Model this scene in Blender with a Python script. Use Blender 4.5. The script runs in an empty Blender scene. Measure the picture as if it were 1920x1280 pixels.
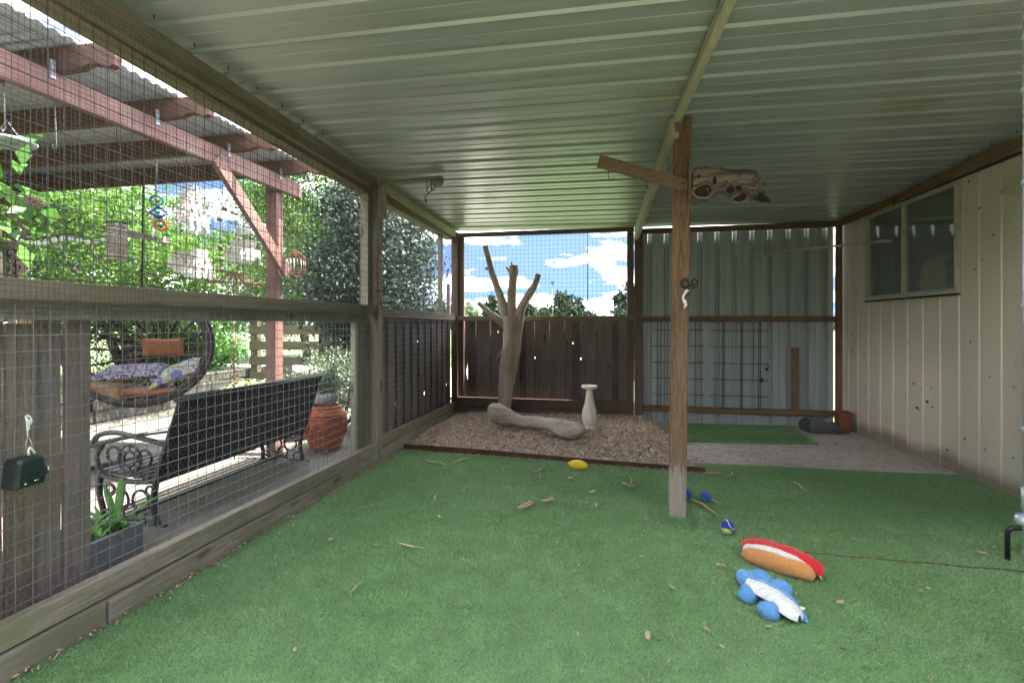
import bpy, bmesh, math, random
import numpy as np
from mathutils import Vector, Matrix, Quaternion
random.seed(7); RNG = np.random.default_rng(11)
R = math.radians; PI = math.pi
C = bpy.context.scene.collection
S = bpy.context.scene
# ---------------------------------------------------------------- camera
F = 920.0 / 1920.0            # focal length in picture widths
YAW = R(11.07); EYE = Vector((0, 0, 1.2))
cam = bpy.data.cameras.new('camera'); camo = bpy.data.objects.new('camera', cam); C.objects.link(camo)
cam.sensor_width = 36; cam.lens = 36 * F; cam.clip_start = 0.02; cam.clip_end = 2000
cam.shift_y = -33.0 / 1920.0
camo.location = EYE; camo.rotation_euler = (R(90), 0, YAW)
S.camera = camo
# ---------------------------------------------------------------- sky, sun, exposure
SUN_EL, SUN_AZ = R(71), R(84)     # azimuth clockwise from +Y
w = bpy.data.worlds.new('World'); S.world = w; w.use_nodes = True
nt = w.node_tree; nt.nodes.clear()
def N(tree, t, **k):
    n = tree.nodes.new(t)
    for a, b in k.items(): setattr(n, a, b)
    return n
out = N(nt, 'ShaderNodeOutputWorld'); bg = N(nt, 'ShaderNodeBackground'); bg.inputs[1].default_value = 0.026
sky = N(nt, 'ShaderNodeTexSky', sky_type='NISHITA', sun_disc=False, sun_elevation=SUN_EL, sun_rotation=SUN_AZ, air_density=1.0, dust_density=0.6, ozone_density=4.0)
tc = N(nt, 'ShaderNodeTexCoord'); sp = N(nt, 'ShaderNodeSeparateXYZ'); nt.links.new(tc.outputs['Generated'], sp.inputs[0])
ad = N(nt, 'ShaderNodeMath', operation='ADD'); ad.inputs[1].default_value = 0.22; nt.links.new(sp.outputs[2], ad.inputs[0])
mx = N(nt, 'ShaderNodeMath', operation='MAXIMUM'); mx.inputs[1].default_value = 0.05; nt.links.new(ad.outputs[0], mx.inputs[0])
dv = N(nt, 'ShaderNodeVectorMath', operation='DIVIDE'); nt.links.new(tc.outputs['Generated'], dv.inputs[0])
cb = N(nt, 'ShaderNodeCombineXYZ'); cb.inputs[2].default_value = 1
nt.links.new(mx.outputs[0], cb.inputs[0]); nt.links.new(mx.outputs[0], cb.inputs[1]); nt.links.new(cb.outputs[0], dv.inputs[1])
mp = N(nt, 'ShaderNodeMapping'); mp.inputs['Scale'].default_value = (1.1, 1.1, 3.0); mp.inputs['Location'].default_value = (5.1, 0.4, 0)
nt.links.new(dv.outputs[0], mp.inputs[0])
nz = N(nt, 'ShaderNodeTexNoise'); nz.inputs['Scale'].default_value = 1.7; nz.inputs['Detail'].default_value = 9; nz.inputs['Roughness'].default_value = 0.55
nt.links.new(mp.outputs[0], nz.inputs[0])
rp = N(nt, 'ShaderNodeValToRGB'); rp.color_ramp.elements[0].position = 0.46; rp.color_ramp.elements[1].position = 0.66
nt.links.new(nz.outputs[0], rp.inputs[0])
mxc = N(nt, 'ShaderNodeMix', data_type='RGBA'); mxc.inputs[7].default_value = (42, 42.5, 43.2, 1)
sv = N(nt, 'ShaderNodeVectorMath', operation='ADD'); sv.inputs[1].default_value = (0, 0, .5); nt.links.new(tc.outputs['Generated'], sv.inputs[0])
sn = N(nt, 'ShaderNodeVectorMath', operation='NORMALIZE'); nt.links.new(sv.outputs[0], sn.inputs[0]); nt.links.new(sn.outputs[0], sky.inputs[0])
nt.links.new(rp.outputs[0], mxc.inputs[0]); nt.links.new(sky.outputs[0], mxc.inputs[6])
nt.links.new(mxc.outputs[2], bg.inputs[0]); nt.links.new(bg.outputs[0], out.inputs[0])
sun = bpy.data.lights.new('sun', 'SUN'); sun.energy = 2.1; sun.angle = R(0.6); sun.color = (1, .95, .87)
suno = bpy.data.objects.new('sun', sun); C.objects.link(suno)
sd = Vector((math.sin(SUN_AZ) * math.cos(SUN_EL), math.cos(SUN_AZ) * math.cos(SUN_EL), math.sin(SUN_EL)))
suno.rotation_euler = (-sd).to_track_quat('-Z', 'Y').to_euler()
S.view_settings.view_transform = 'Standard'; S.view_settings.look = 'None'; S.view_settings.gamma = 1
S.view_settings.use_curve_mapping = False; S.view_settings.exposure = 4.0
S.cycles.max_bounces = 10; S.cycles.diffuse_bounces = 6; S.cycles.transparent_max_bounces = 12; S.cycles.caustics_reflective = False
# ---------------------------------------------------------------- where things stand (measured from the picture, then fixed in metres)
FWD = Vector((-math.sin(YAW), math.cos(YAW), 0)); RGT = Vector((math.cos(YAW), math.sin(YAW), 0))
def ray(px, py): return FWD + RGT * ((px - 960) / 920.0) + Vector((0, 0, (607 - py) / 920.0))
def onX(px, py, X): r = ray(px, py); return EYE + r * (X / r.x)
def onY(px, py, Y): r = ray(px, py); return EYE + r * (Y / r.y)
def onZ(px, py, Z): r = ray(px, py); return EYE + r * ((Z - 1.2) / r.z)
def gz(x, y): return 0.03 - 0.01 * y + 0.012 * x
def onG(px, py, dz=0):
    r = ray(px, py)
    t = (0.03 + dz - 1.2) / (r.z + 0.01 * r.y - 0.012 * r.x)
    return EYE + r * t
def rz(x, y): return 2.49 - 0.014 * (x + 2.04) - 0.02 * (y - 4.04)      # underside of the roof
# ---------------------------------------------------------------- materials
def mat(name, col=(.5, .5, .5), rough=.6, metal=0, spec=None):
    m = bpy.data.materials.new(name); m.use_nodes = True
    b = m.node_tree.nodes['Principled BSDF']
    b.inputs['Base Color'].default_value = (*col, 1); b.inputs['Roughness'].default_value = rough; b.inputs['Metallic'].default_value = metal
    if spec is not None: b.inputs['Specular IOR Level'].default_value = spec
    return m, m.node_tree, b
def coords(t, scale, rnd=True, kind='Object'):
    tcn = N(t, 'ShaderNodeTexCoord'); mpn = N(t, 'ShaderNodeMapping'); mpn.inputs['Scale'].default_value = scale
    t.links.new(tcn.outputs[kind], mpn.inputs[0])
    if rnd:
        oi = N(t, 'ShaderNodeObjectInfo'); ml = N(t, 'ShaderNodeVectorMath', operation='SCALE'); ml.inputs[0].default_value = (17, 29, 41)
        t.links.new(oi.outputs['Random'], ml.inputs['Scale']); t.links.new(ml.outputs[0], mpn.inputs['Location'])
    return mpn
def ramp(t, src, stops):
    r = N(t, 'ShaderNodeValToRGB'); e = r.color_ramp.elements
    e[0].position = stops[0][0]; e[0].color = (*stops[0][1], 1); e[1].position = stops[-1][0]; e[1].color = (*stops[-1][1], 1)
    for p, c in stops[1:-1]: q = e.new(p); q.color = (*c, 1)
    t.links.new(src, r.inputs[0]); return r
def noise(t, mpn, scale, detail=5, rough=.55, dist=0):
    n = N(t, 'ShaderNodeTexNoise'); n.inputs['Scale'].default_value = scale; n.inputs['Detail'].default_value = detail
    n.inputs['Roughness'].default_value = rough; n.inputs['Distortion'].default_value = dist; t.links.new(mpn.outputs[0], n.inputs[0]); return n
def mix(t, fac, a, b, mode='MIX'):
    m = N(t, 'ShaderNodeMix', data_type='RGBA', blend_type=mode)
    for v, i in ((fac, 0), (a, 6), (b, 7)):
        if hasattr(v, 'links') or hasattr(v, 'is_linked'): t.links.new(v, m.inputs[i])
        elif i == 0: m.inputs[0].default_value = v
        else: m.inputs[i].default_value = (*v, 1)
    return m.outputs[2]
def bump(t, b, h, dist=.003, strength=.6):
    n = N(t, 'ShaderNodeBump'); n.inputs['Distance'].default_value = dist; n.inputs['Strength'].default_value = strength
    t.links.new(h, n.inputs['Height']); t.links.new(n.outputs[0], b.inputs['Normal'])
def wood(name, ca, cb_, axis, stain=None, stain_amt=.5, rough=.78, knots=True, crack=0, foot=None):
    m, t, b = mat(name, ca, rough)
    sc = [22, 22, 22]; sc[axis] = 1.1 if not crack else 2.0
    mpn = coords(t, sc); g = noise(t, mpn, 3.0, 8, .65, .6)
    col = ramp(t, g.outputs[0], [(.3, ca), (.5, tuple((x + y) / 2 for x, y in zip(ca, cb_))), (.72, cb_)]).outputs[0]
    fine = coords(t, [q * 5 for q in sc]); fg = noise(t, fine, 3.0, 3, .6)
    dark = ramp(t, fg.outputs[0], [(.3, (.55, .52, .5)), (.6, (1, 1, 1))]).outputs[0]
    col = mix(t, .75, col, dark, 'MULTIPLY')
    lg = coords(t, (1.3, 1.3, 1.3)); ln = noise(t, lg, 2.2, 4)
    if stain:
        sf = ramp(t, ln.outputs[0], [(.42, (0, 0, 0)), (.68, (stain_amt,) * 3)]).outputs[0]
        col = mix(t, sf, col, stain)
    if knots:
        ks = [7, 7, 7]; ks[axis] = 2.2
        kc = coords(t, ks); v = N(t, 'ShaderNodeTexVoronoi'); v.inputs['Scale'].default_value = 1.0; t.links.new(kc.outputs[0], v.inputs[0])
        kf = ramp(t, v.outputs['Distance'], [(.07, (.35, .22, .14)), (.17, (1, 1, 1))]).outputs[0]
        col = mix(t, .8, col, kf, 'MULTIPLY')
    hgt = fg.outputs[0]
    if crack:
        cs = [11, 11, 11]; cs[axis] = .9; cc = coords(t, cs); cn = noise(t, cc, 2.2, 6, .6, 1.2)
        cr = ramp(t, cn.outputs[0], [(.46, (1, 1, 1)), (.495, (.22, .18, .14)), (.505, (.22, .18, .14)), (.54, (1, 1, 1))]).outputs[0]
        col = mix(t, crack, col, cr, 'MULTIPLY'); hgt = mix(t, .6, fg.outputs[0], cr)
    if foot:
        tcf = N(t, 'ShaderNodeTexCoord'); sf_ = N(t, 'ShaderNodeSeparateXYZ'); t.links.new(tcf.outputs['Object'], sf_.inputs[0])
        ma = N(t, 'ShaderNodeMath', operation='MULTIPLY_ADD'); ma.inputs[1].default_value = -.5; t.links.new(g.outputs[0], ma.inputs[0]); t.links.new(sf_.outputs[2], ma.inputs[2])
        col = mix(t, ramp(t, ma.outputs[0], [(-.02, (.85, .85, .85)), (.10, (0, 0, 0))]).outputs[0], col, foot)
        col = mix(t, ramp(t, ma.outputs[0], [(.04, (0, 0, 0)), (.07, (.6, .6, .6)), (.10, (0, 0, 0))]).outputs[0], col, (.10, .07, .05))
    t.links.new(col, b.inputs['Base Color']); bump(t, b, hgt, .006 if crack else .002, .8 if crack else .5)
    return m
M = {}
for ax, an in enumerate('xyz'):
    M['pine_' + an] = wood('brown_stained_timber_' + an, (.13, .075, .04), (.28, .165, .09), ax, (.20, .14, .09), .5)
    M['grey_' + an] = wood('weathered_grey_timber_' + an, (.18, .15, .115), (.37, .32, .255), ax, (.14, .14, .07), .7)
    M['dark_' + an] = wood('dark_red_timber_' + an, (.12, .075, .055), (.24, .16, .12), ax, (.09, .08, .07), .5)
    M['moss_' + an] = wood('mossy_timber_' + an, (.16, .13, .085), (.31, .26, .18), ax, (.155, .155, .075), .65)
    M['raw_' + an] = wood('pale_green_pine_' + an, (.36, .32, .22), (.50, .45, .33), ax, (.29, .30, .20), .6)
    M['rafter_' + an] = wood('dark_rafter_timber_' + an, (.085, .04, .024), (.16, .075, .045), ax, (.2, .12, .1), .4, knots=False)  # pergola timber again, with the shade under its roof put into the colour
    M['merbau_' + an] = wood('red_pergola_timber_' + an, (.20, .095, .075), (.32, .165, .135), ax, (.36, .24, .20), .5, knots=False)
M['post_z'] = wood('orange_brown_post_timber', (.16, .085, .036), (.27, .155, .075), 2, (.25, .18, .11), .5, crack=.35, foot=(.36, .31, .26))
M['paling'] = wood('paling_timber', (.07, .06, .057), (.19, .165, .155), 2, (.10, .062, .048), .8)
M['paling_red'] = wood('red_brown_paling_timber', (.11, .09, .07), (.29, .24, .185), 2, (.10, .06, .05), .8)
M['paling_brown'] = wood('brown_paling_timber', (.12, .10, .088), (.29, .24, .215), 2, (.17, .125, .10), .8)
def metal_sheet(name, col, rough, metal, stain=False, axis=0):
    m, t, b = mat(name, col, rough, metal)
    sc = [6, 6, 6]; sc[axis] = .5
    mpn = coords(t, sc); n = noise(t, mpn, 1.5, 6)
    c = ramp(t, n.outputs[0], [(.3, tuple(x * .85 for x in col)), (.7, tuple(x * 1.12 for x in col))]).outputs[0]
    if stain:
        k = coords(t, (1.2, 5, 1), rnd=False); kn = noise(t, k, 2.6, 8, .7)
        k2 = coords(t, (.8, .8, .8), rnd=False); kn2 = noise(t, k2, 1.1, 2)
        mul = N(t, 'ShaderNodeMath', operation='MULTIPLY'); t.links.new(kn.outputs[0], mul.inputs[0]); t.links.new(kn2.outputs[0], mul.inputs[1])
        f = ramp(t, mul.outputs[0], [(.355, (0, 0, 0)), (.40, (.5, .5, .5))]).outputs[0]
        c = mix(t, f, c, (.30, .22, .10))
    t.links.new(c, b.inputs['Base Color'])
    r = ramp(t, n.outputs[0], [(.3, (rough * .85,) * 3), (.7, (rough * 1.2,) * 3)]).outputs[0]; t.links.new(r, b.inputs['Roughness'])
    d = coords(t, (1.6, 1.6, 1.6)); dn = noise(t, d, 2.0, 2); bump(t, b, dn.outputs[0], .006, .35)
    return m
M['roof'] = metal_sheet('pale_roofing_steel', (.37, .39, .39), .34, .3, True, 0)
M['wallsteel'] = metal_sheet('grey_green_wall_steel', (.38, .42, .42), .42, .2, False, 2)
M['pergsteel'] = metal_sheet('grey_corrugated_iron', (.38, .39, .39), .45, .3, False, 0)
def cladding():
    m, t, b = mat('cream_wall_steel', (.64, .55, .45), .5, 0)
    d = coords(t, (.9, .9, .25)); n = noise(t, d, 3, 6)
    c = ramp(t, n.outputs[0], [(.3, (.60, .515, .42)), (.7, (.69, .60, .49))]).outputs[0]
    k = coords(t, (1, 1, 1)); v = N(t, 'ShaderNodeTexVoronoi'); v.inputs['Scale'].default_value = 13; t.links.new(k.outputs[0], v.inputs[0])
    kn = noise(t, k, 1.4, 3)
    mm = N(t, 'ShaderNodeMath', operation='SUBTRACT'); t.links.new(v.outputs['Distance'], mm.inputs[0])
    q = ramp(t, kn.outputs[0], [(.50, (0, 0, 0)), (.72, (.16, .16, .16))]).outputs[0]; t.links.new(q, mm.inputs[1])
    f = ramp(t, mm.outputs[0], [(.0, (1, 1, 1)), (.05, (0, 0, 0))]).outputs[0]
    c = mix(t, f, c, (.09, .07, .05))
    # splash dirt in the lowest hand's breadth of the wall
    tcn = N(t, 'ShaderNodeTexCoord'); s = N(t, 'ShaderNodeSeparateXYZ'); t.links.new(tcn.outputs['Object'], s.inputs[0])
    an = N(t, 'ShaderNodeMath', operation='MULTIPLY_ADD'); an.inputs[1].default_value = -.16; t.links.new(kn.outputs[0], an.inputs[0]); t.links.new(s.outputs[2], an.inputs[2])
    f2 = ramp(t, an.outputs[0], [(-.02, (.75, .75, .75)), (.10, (0, 0, 0))]).outputs[0]
    c = mix(t, f2, c, (.16, .12, .08))
    t.links.new(c, b.inputs['Base Color']); dn = noise(t, d, 1.2, 2); bump(t, b, dn.outputs[0], .006, .3)
    return m
M['clad'] = cladding()
def plain(name, col, rough=.6, metal=0, var=.15, scale=20, bmp=.0, spec=None):
    m, t, b = mat(name, col, rough, metal, spec)
    d = coords(t, (1, 1, 1)); n = noise(t, d, scale, 5)
    c = ramp(t, n.outputs[0], [(.3, tuple(x * (1 - var) for x in col)), (.7, tuple(min(1, x * (1 + var)) for x in col))]).outputs[0]
    t.links.new(c, b.inputs['Base Color'])
    if bmp: bump(t, b, n.outputs[0], bmp, .7)
    return m
M['wire'] = plain('galvanised_wire', (.22, .225, .235), .45, .5, .2, 4)
M['wire2'] = plain('old_galvanised_wire', (.085, .085, .09), .55, .4, .2, 4)
M['galv'] = plain('galvanised_pipe', (.50, .53, .58), .38, .6, .12, 30)
M['black'] = plain('black_metal', (.018, .018, .02), .38, .2, .2, 30)
M['blackcast'] = plain('black_cast_iron', (.02, .02, .022), .5, .2, .3, 60, .001)
M['blackplastic'] = plain('black_plastic', (.012, .022, .02), .4, 0, .15, 50)
M['rust'] = plain('rusty_iron', (.14, .055, .03), .8, .2, .5, 25, .001)
M['rustpale'] = plain('pale_rust', (.33, .16, .10), .8, 0, .4, 25)
M['rod'] = plain('brown_steel_rod', (.06, .05, .045), .6, .3, .4, 10)
M['edge'] = plain('rusted_steel_edging', (.085, .038, .024), .75, .2, .35, 12)
M['terra'] = plain('terracotta', (.46, .12, .04), .65, 0, .15, 14, .001)
M['terradk'] = plain('brown_terracotta', (.22, .075, .04), .7, 0, .2, 10)
M['potgrey'] = plain('pale_grey_glaze', (.38, .40, .42), .4, 0, .12, 10)
M['trough'] = plain('grey_fibre_cement', (.16, .17, .18), .7, 0, .15, 18)
M['soil'] = plain('potting_soil', (.035, .022, .014), .9, 0, .5, 40, .004)
M['plaster'] = plain('cream_plaster', (.78, .72, .61), .7, 0, .12, 22, .0015)
M['deadwood'] = wood('bare_dead_wood', (.40, .315, .24), (.70, .58, .47), 2, (.21, .15, .115), .7, .8, False)
M['driftwood'] = wood('bleached_driftwood', (.52, .45, .37), (.80, .73, .64), 0, (.34, .25, .18), .7, .85, False, .5)
M['hollow'] = wood('grey_hollow_log_wood', (.12, .095, .075), (.32, .265, .205), 0, (.33, .21, .12), .7, .8, False, .9)
M['hole'] = plain('log_cavity', (.02, .014, .01), .95)
M['yellow'] = plain('yellow_rubber', (.80, .55, .03), .5, 0, .08, 30)
def felt(name, col, scale=260, bmp=.002, var=.2):
    m, t, b = mat(name, col, .95); b.inputs['Sheen Weight'].default_value = .5
    d = coords(t, (1, 1, 1)); n = noise(t, d, scale, 3, .7); n2 = noise(t, d, 18, 4)
    c = ramp(t, n.outputs[0], [(.3, tuple(x * (1 - var) for x in col)), (.7, tuple(min(1, x * (1 + var)) for x in col))]).outputs[0]
    c = mix(t, .5, c, ramp(t, n2.outputs[0], [(.35, (.7, .7, .7)), (.65, (1.0, 1.0, 1.0))]).outputs[0], 'MULTIPLY')
    t.links.new(c, b.inputs['Base Color']); bump(t, b, n.outputs[0], bmp, .8); return m
M['blueball'] = felt('blue_felt', (.015, .09, .38)); M['darkblue'] = felt('navy_felt', (.02, .035, .30)); M['lime'] = felt('lime_felt', (.38, .55, .08)); M['aqua'] = felt('pale_seam', (.08, .30, .60))
M['plushred'] = felt('red_plush', (.62, .012, .018)); M['bun'] = felt('tan_plush', (.60, .27, .08)); M['plushwhite'] = felt('white_plush', (.72, .72, .68), var=.1); M['plushblue'] = felt('blue_plush', (.13, .37, .68)); M['stitch'] = plain('orange_stitching', (.75, .25, .03))
M['tanfab'] = felt('tan_cushion_fabric', (.38, .22, .11)); M['orangefab'] = felt('orange_brown_fabric', (.42, .14, .045))
def pattern(name, cols, scale):
    m, t, b = mat(name, cols[0], .9); d = coords(t, (1, 1, 1)); v = N(t, 'ShaderNodeTexVoronoi'); v.inputs['Scale'].default_value = scale; t.links.new(d.outputs[0], v.inputs[0])
    n = noise(t, d, scale * .6, 2)
    st = [(.40 + .2 * i / max(1, len(cols) - 1), c) for i, c in enumerate(cols)]
    r = ramp(t, n.outputs[0], st); r.color_ramp.interpolation = 'CONSTANT'; e = ramp(t, v.outputs['Distance'], [(.15, (.45, .42, .55)), (.35, (1, 1, 1))])
    t.links.new(mix(t, .8, r.outputs[0], e.outputs[0], 'MULTIPLY'), b.inputs['Base Color']); return m
M['floral'] = pattern('blue_yellow_floral_fabric', [(.14, .17, .34), (.42, .44, .47), (.46, .47, .46), (.48, .40, .08)], 22)
M['lilac'] = pattern('dark_lilac_weave_fabric', [(.06, .04, .09), (.42, .38, .47), (.50, .46, .52), (.10, .07, .13)], 60)
M['shell'] = plain('translucent_shell', (.78, .76, .70), .35, 0, .12, 8)
M['white'] = plain('white_cord', (.75, .74, .70), .7); M['green'] = plain('green_glaze', (.01, .25, .12), .3); M['blueglaze'] = plain('blue_glaze', (.02, .02, .32), .3); M['orangeglaze'] = plain('orange_glaze', (.65, .10, .02), .3)
M['bell'] = plain('dull_copper_bell', (.16, .10, .08), .5, .5); M['steel'] = plain('stainless_steel', (.6, .6, .6), .25, .9)
M['cream'] = plain('cream_window_frame', (.50, .46, .35), .45); M['greybox'] = plain('dark_green_plastic', (.07, .085, .075), .55)
M['stone'] = plain('grey_garden_stone', (.10, .095, .08), .85, 0, .35, 5, .01)
M['render'] = plain('grey_render', (.24, .245, .22), .85, 0, .3, 4, .004)
M['rattan'] = plain('dark_rattan', (.035, .026, .022), .6, 0, .3, 20); M['rattanb'] = plain('brown_rattan', (.14, .085, .055), .7)
M['concrete'] = None
def ground_mat(name, a, b_, scale, bmp=.004, spots=None):
    m, t, b = mat(name, a, .9); d = coords(t, (1, 1, 1), False); n = noise(t, d, scale, 8, .65); n2 = noise(t, d, scale * .12, 4)
    c = ramp(t, n.outputs[0], [(.3, a), (.7, b_)]).outputs[0]
    c = mix(t, .7, c, ramp(t, n2.outputs[0], [(.35, (.62, .6, .56)), (.65, (1, 1, 1))]).outputs[0], 'MULTIPLY')
    if spots:
        v = noise(t, d, scale * 3, 2); c = mix(t, ramp(t, v.outputs[0], [(.62, (0, 0, 0)), (.70, (1, 1, 1))]).outputs[0], c, spots)
    t.links.new(c, b.inputs['Base Color']); bump(t, b, n.outputs[0], bmp, .7); return m
M['concrete'] = ground_mat('stained_concrete', (.42, .37, .33), (.60, .54, .49), 9, .003, (.13, .10, .08))
M['paving'] = ground_mat('sandy_paving', (.12, .11, .09), (.19, .17, .14), 6, .003)
M['frontpave'] = ground_mat('front_gravel', (.09, .085, .07), (.15, .14, .12), 6, .003)
M['gravel'] = ground_mat('pale_gravel', (.42, .40, .35), (.6, .57, .5), 8, .004)
M['lawn'] = ground_mat('lawn', (.06, .10, .03), (.12, .17, .055), 3, .01)
M['mulchbase'] = ground_mat('mulch_floor', (.10, .065, .045), (.24, .16, .12), 40, .01)
M['turfbase'] = ground_mat('turf_backing', (.13, .26, .09), (.20, .33, .14), 60, .004)
M['dirt'] = ground_mat('garden_dirt', (.07, .05, .035), (.15, .11, .08), 10, .01)
def island(name, cols, rough=.6, trans=0.0, spec=.3, patch=None):
    m, t, b = mat(name, cols[0], rough, 0, spec)
    g = N(t, 'ShaderNodeNewGeometry'); n = len(cols)
    r = ramp(t, g.outputs['Random Per Island'], [(i / (n - 1), c) for i, c in enumerate(cols)])
    c = r.outputs[0]
    if patch:
        d = coords(t, (1, 1, 1), False); nn = noise(t, d, patch[0], 3)
        c = mix(t, ramp(t, nn.outputs[0], [(.35, (0, 0, 0)), (.65, (1, 1, 1))]).outputs[0], c, mix(t, 1.0, c, patch[1], 'MULTIPLY'))
    t.links.new(c, b.inputs['Base Color'])
    if trans:
        tr = N(t, 'ShaderNodeBsdfTranslucent'); t.links.new(c, tr.inputs[0]); ms = N(t, 'ShaderNodeMixShader'); ms.inputs[0].default_value = trans
        t.links.new(b.outputs[0], ms.inputs[1]); t.links.new(tr.outputs[0], ms.inputs[2])
        t.links.new(ms.outputs[0], t.nodes['Material Output'].inputs[0])
    return m
M['blade'] = island('turf_blades', [(.19, .34, .13), (.26, .42, .20), (.32, .47, .26), (.43, .53, .37)], .55, .25, .35, (1.3, (.70, .82, .66)))
M['chip'] = island('bark_chips', [(.26, .17, .11), (.48, .34, .24), (.62, .48, .36), (.74, .64, .53), (.36, .24, .16)], .85)
M['litter'] = island('leaf_litter', [(.20, .12, .075), (.36, .25, .16), (.52, .42, .31)], .85)
M['maple'] = island('maple_leaves', [(.035, .10, .010), (.07, .165, .018), (.16, .28, .04), (.045, .13, .016)], .5, .35)
M['evergreen'] = island('dark_glossy_leaves', [(.010, .022, .012), (.016, .034, .018), (.028, .05, .03), (.10, .14, .11)], .45, .06, .35)
M['gum'] = island('distant_gum_leaves', [(.010, .022, .010), (.02, .038, .016), (.035, .06, .025)], .7, .08)
M['olive'] = island('olive_green_leaves', [(.07, .12, .06), (.14, .20, .10), (.26, .32, .21)], .55, .25)
M['spider'] = island('striped_strap_leaves', [(.14, .26, .05), (.38, .48, .20), (.55, .60, .38)], .5, .3)
M['fresh'] = island('fresh_green_leaves', [(.04, .15, .02), (.08, .22, .035), (.15, .34, .06)], .4, .3)
M['bark'] = plain('tree_bark', (.075, .055, .042), .9, 0, .4, 14, .01)
g_, t_, b_ = mat('window_glass', (.02, .025, .03), .04); b_.inputs['Transmission Weight'].default_value = .85; b_.inputs['IOR'].default_value = 1.5; b_.inputs['Base Color'].default_value = (.75, .8, .82, 1); M['glass'] = g_
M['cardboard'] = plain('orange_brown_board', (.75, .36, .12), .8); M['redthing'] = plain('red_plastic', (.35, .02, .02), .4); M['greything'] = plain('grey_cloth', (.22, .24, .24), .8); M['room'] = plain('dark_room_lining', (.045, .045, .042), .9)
# ---------------------------------------------------------------- mesh helpers
class MB:
    def __init__(s): s.v = []; s.f = []; s.mi = []; s.cur = 0; s.smooth = []
    def add(s, vs, fs, smooth=False):
        o = len(s.v); s.v += [tuple(v) for v in vs]; s.f += [tuple(i + o for i in f) for f in fs]; s.mi += [s.cur] * len(fs); s.smooth += [smooth] * len(fs)
        return s
    def box(s, lo, hi):
        (a, b, c), (d, e, f) = lo, hi
        return s.add([(a, b, c), (d, b, c), (d, e, c), (a, e, c), (a, b, f), (d, b, f), (d, e, f), (a, e, f)],
                     [(0, 3, 2, 1), (4, 5, 6, 7), (0, 1, 5, 4), (1, 2, 6, 5), (2, 3, 7, 6), (3, 0, 4, 7)])
    def beam(s, p, q, w_, h, up=(0, 0, 1), w2=None, h2=None):
        p, q = Vector(p), Vector(q); d = (q - p).normalized(); u = Vector(up); sd_ = d.cross(u).normalized(); u = sd_.cross(d).normalized()
        w2 = w2 or w_; h2 = h2 or h; vs = []
        for pt, ww, hh in ((p, w_, h), (q, w2, h2)):
            for a, b in ((-1, -1), (1, -1), (1, 1), (-1, 1)): vs.append(pt + sd_ * a * ww / 2 + u * b * hh / 2)
        return s.add(vs, [(0, 3, 2, 1), (4, 5, 6, 7), (0, 1, 5, 4), (1, 2, 6, 5), (2, 3, 7, 6), (3, 0, 4, 7)])
    def tube(s, pts, r, n=6, smooth=True, cap=True, closed=False):
        pts = [Vector(p) for p in pts]; k = len(pts); rs = r if hasattr(r, '__len__') else [r] * k
        vs = []; prev = None
        for i, p in enumerate(pts):
            if closed: d = pts[(i + 1) % k] - pts[i - 1]
            else: d = pts[min(i + 1, k - 1)] - pts[max(i - 1, 0)]
            d = d.normalized() if d.length > 1e-9 else Vector((0, 0, 1))
            if prev is None:
                a = d.cross(Vector((0, 0, 1)));
                if a.length < .1: a = d.cross(Vector((1, 0, 0)))
            else: a = prev - d * prev.dot(d)
            a.normalize(); prev = a; b = d.cross(a)
            for j in range(n): th = 2 * PI * j / n; vs.append(p + (a * math.cos(th) + b * math.sin(th)) * rs[i])
        fs = [(i * n + j, i * n + (j + 1) % n, (i + 1) * n + (j + 1) % n, (i + 1) * n + j) for i in range(k - 1) for j in range(n)]
        if closed: fs += [((k - 1) * n + j, (k - 1) * n + (j + 1) % n, (j + 1) % n, j) for j in range(n)]
        elif cap: fs += [tuple(range(n - 1, -1, -1)), tuple((k - 1) * n + j for j in range(n))]
        return s.add(vs, fs, smooth)
    def lathe(s, c, prof, n=20, smooth=True, cap=True, twist=0, lobes=0, amp=0):
        c = Vector(c); vs = []
        for i, (r, z) in enumerate(prof):
            for j in range(n):
                th = 2 * PI * j / n; rr = r
                if lobes: rr = r * (1 + amp * math.sin(lobes * th + twist * z))
                vs.append(c + Vector((rr * math.cos(th), rr * math.sin(th), z)))
        k = len(prof); fs = [(i * n + j, i * n + (j + 1) % n, (i + 1) * n + (j + 1) % n, (i + 1) * n + j) for i in range(k - 1) for j in range(n)]
        if cap: fs += [tuple(range(n - 1, -1, -1)), tuple((k - 1) * n + j for j in range(n))]
        return s.add(vs, fs, smooth)
    def ell(s, c, r, nu=14, nv=9, mtx=None, p=1.0):
        vs = []; c = Vector(c)
        for i in range(nv + 1):
            ph = PI * i / nv
            for j in range(nu):
                th = 2 * PI * j / nu; q = [math.sin(ph) * math.cos(th), math.sin(ph) * math.sin(th), math.cos(ph)]
                q = [math.copysign(abs(x) ** p, x) for x in q]
                v = Vector((q[0] * r[0], q[1] * r[1], q[2] * r[2]))
                if mtx is not None: v = mtx @ v
                vs.append(c + v)
        return s.add(vs, [(i * nu + j, (i + 1) * nu + j, (i + 1) * nu + (j + 1) % nu, i * nu + (j + 1) % nu) for i in range(nv) for j in range(nu)], True)
    def ring(s, c, r, t, nrm=(0, 1, 0), n=24, m=6, rx=1.0, rz_=1.0, a0=0, a1=2 * PI, rot=0):
        nrm = Vector(nrm).normalized(); a = nrm.cross(Vector((0, 0, 1)))
        if a.length < .1: a = Vector((1, 0, 0))
        a.normalize(); b = a.cross(nrm); c = Vector(c); full = abs(a1 - a0 - 2 * PI) < 1e-6
        pts = [c + a * math.cos(a0 + rot + (a1 - a0) * i / n) * r * rx + b * math.sin(a0 + rot + (a1 - a0) * i / n) * r * rz_ for i in range(n if full else n + 1)]
        return s.tube(pts, t, m, closed=full)
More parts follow.
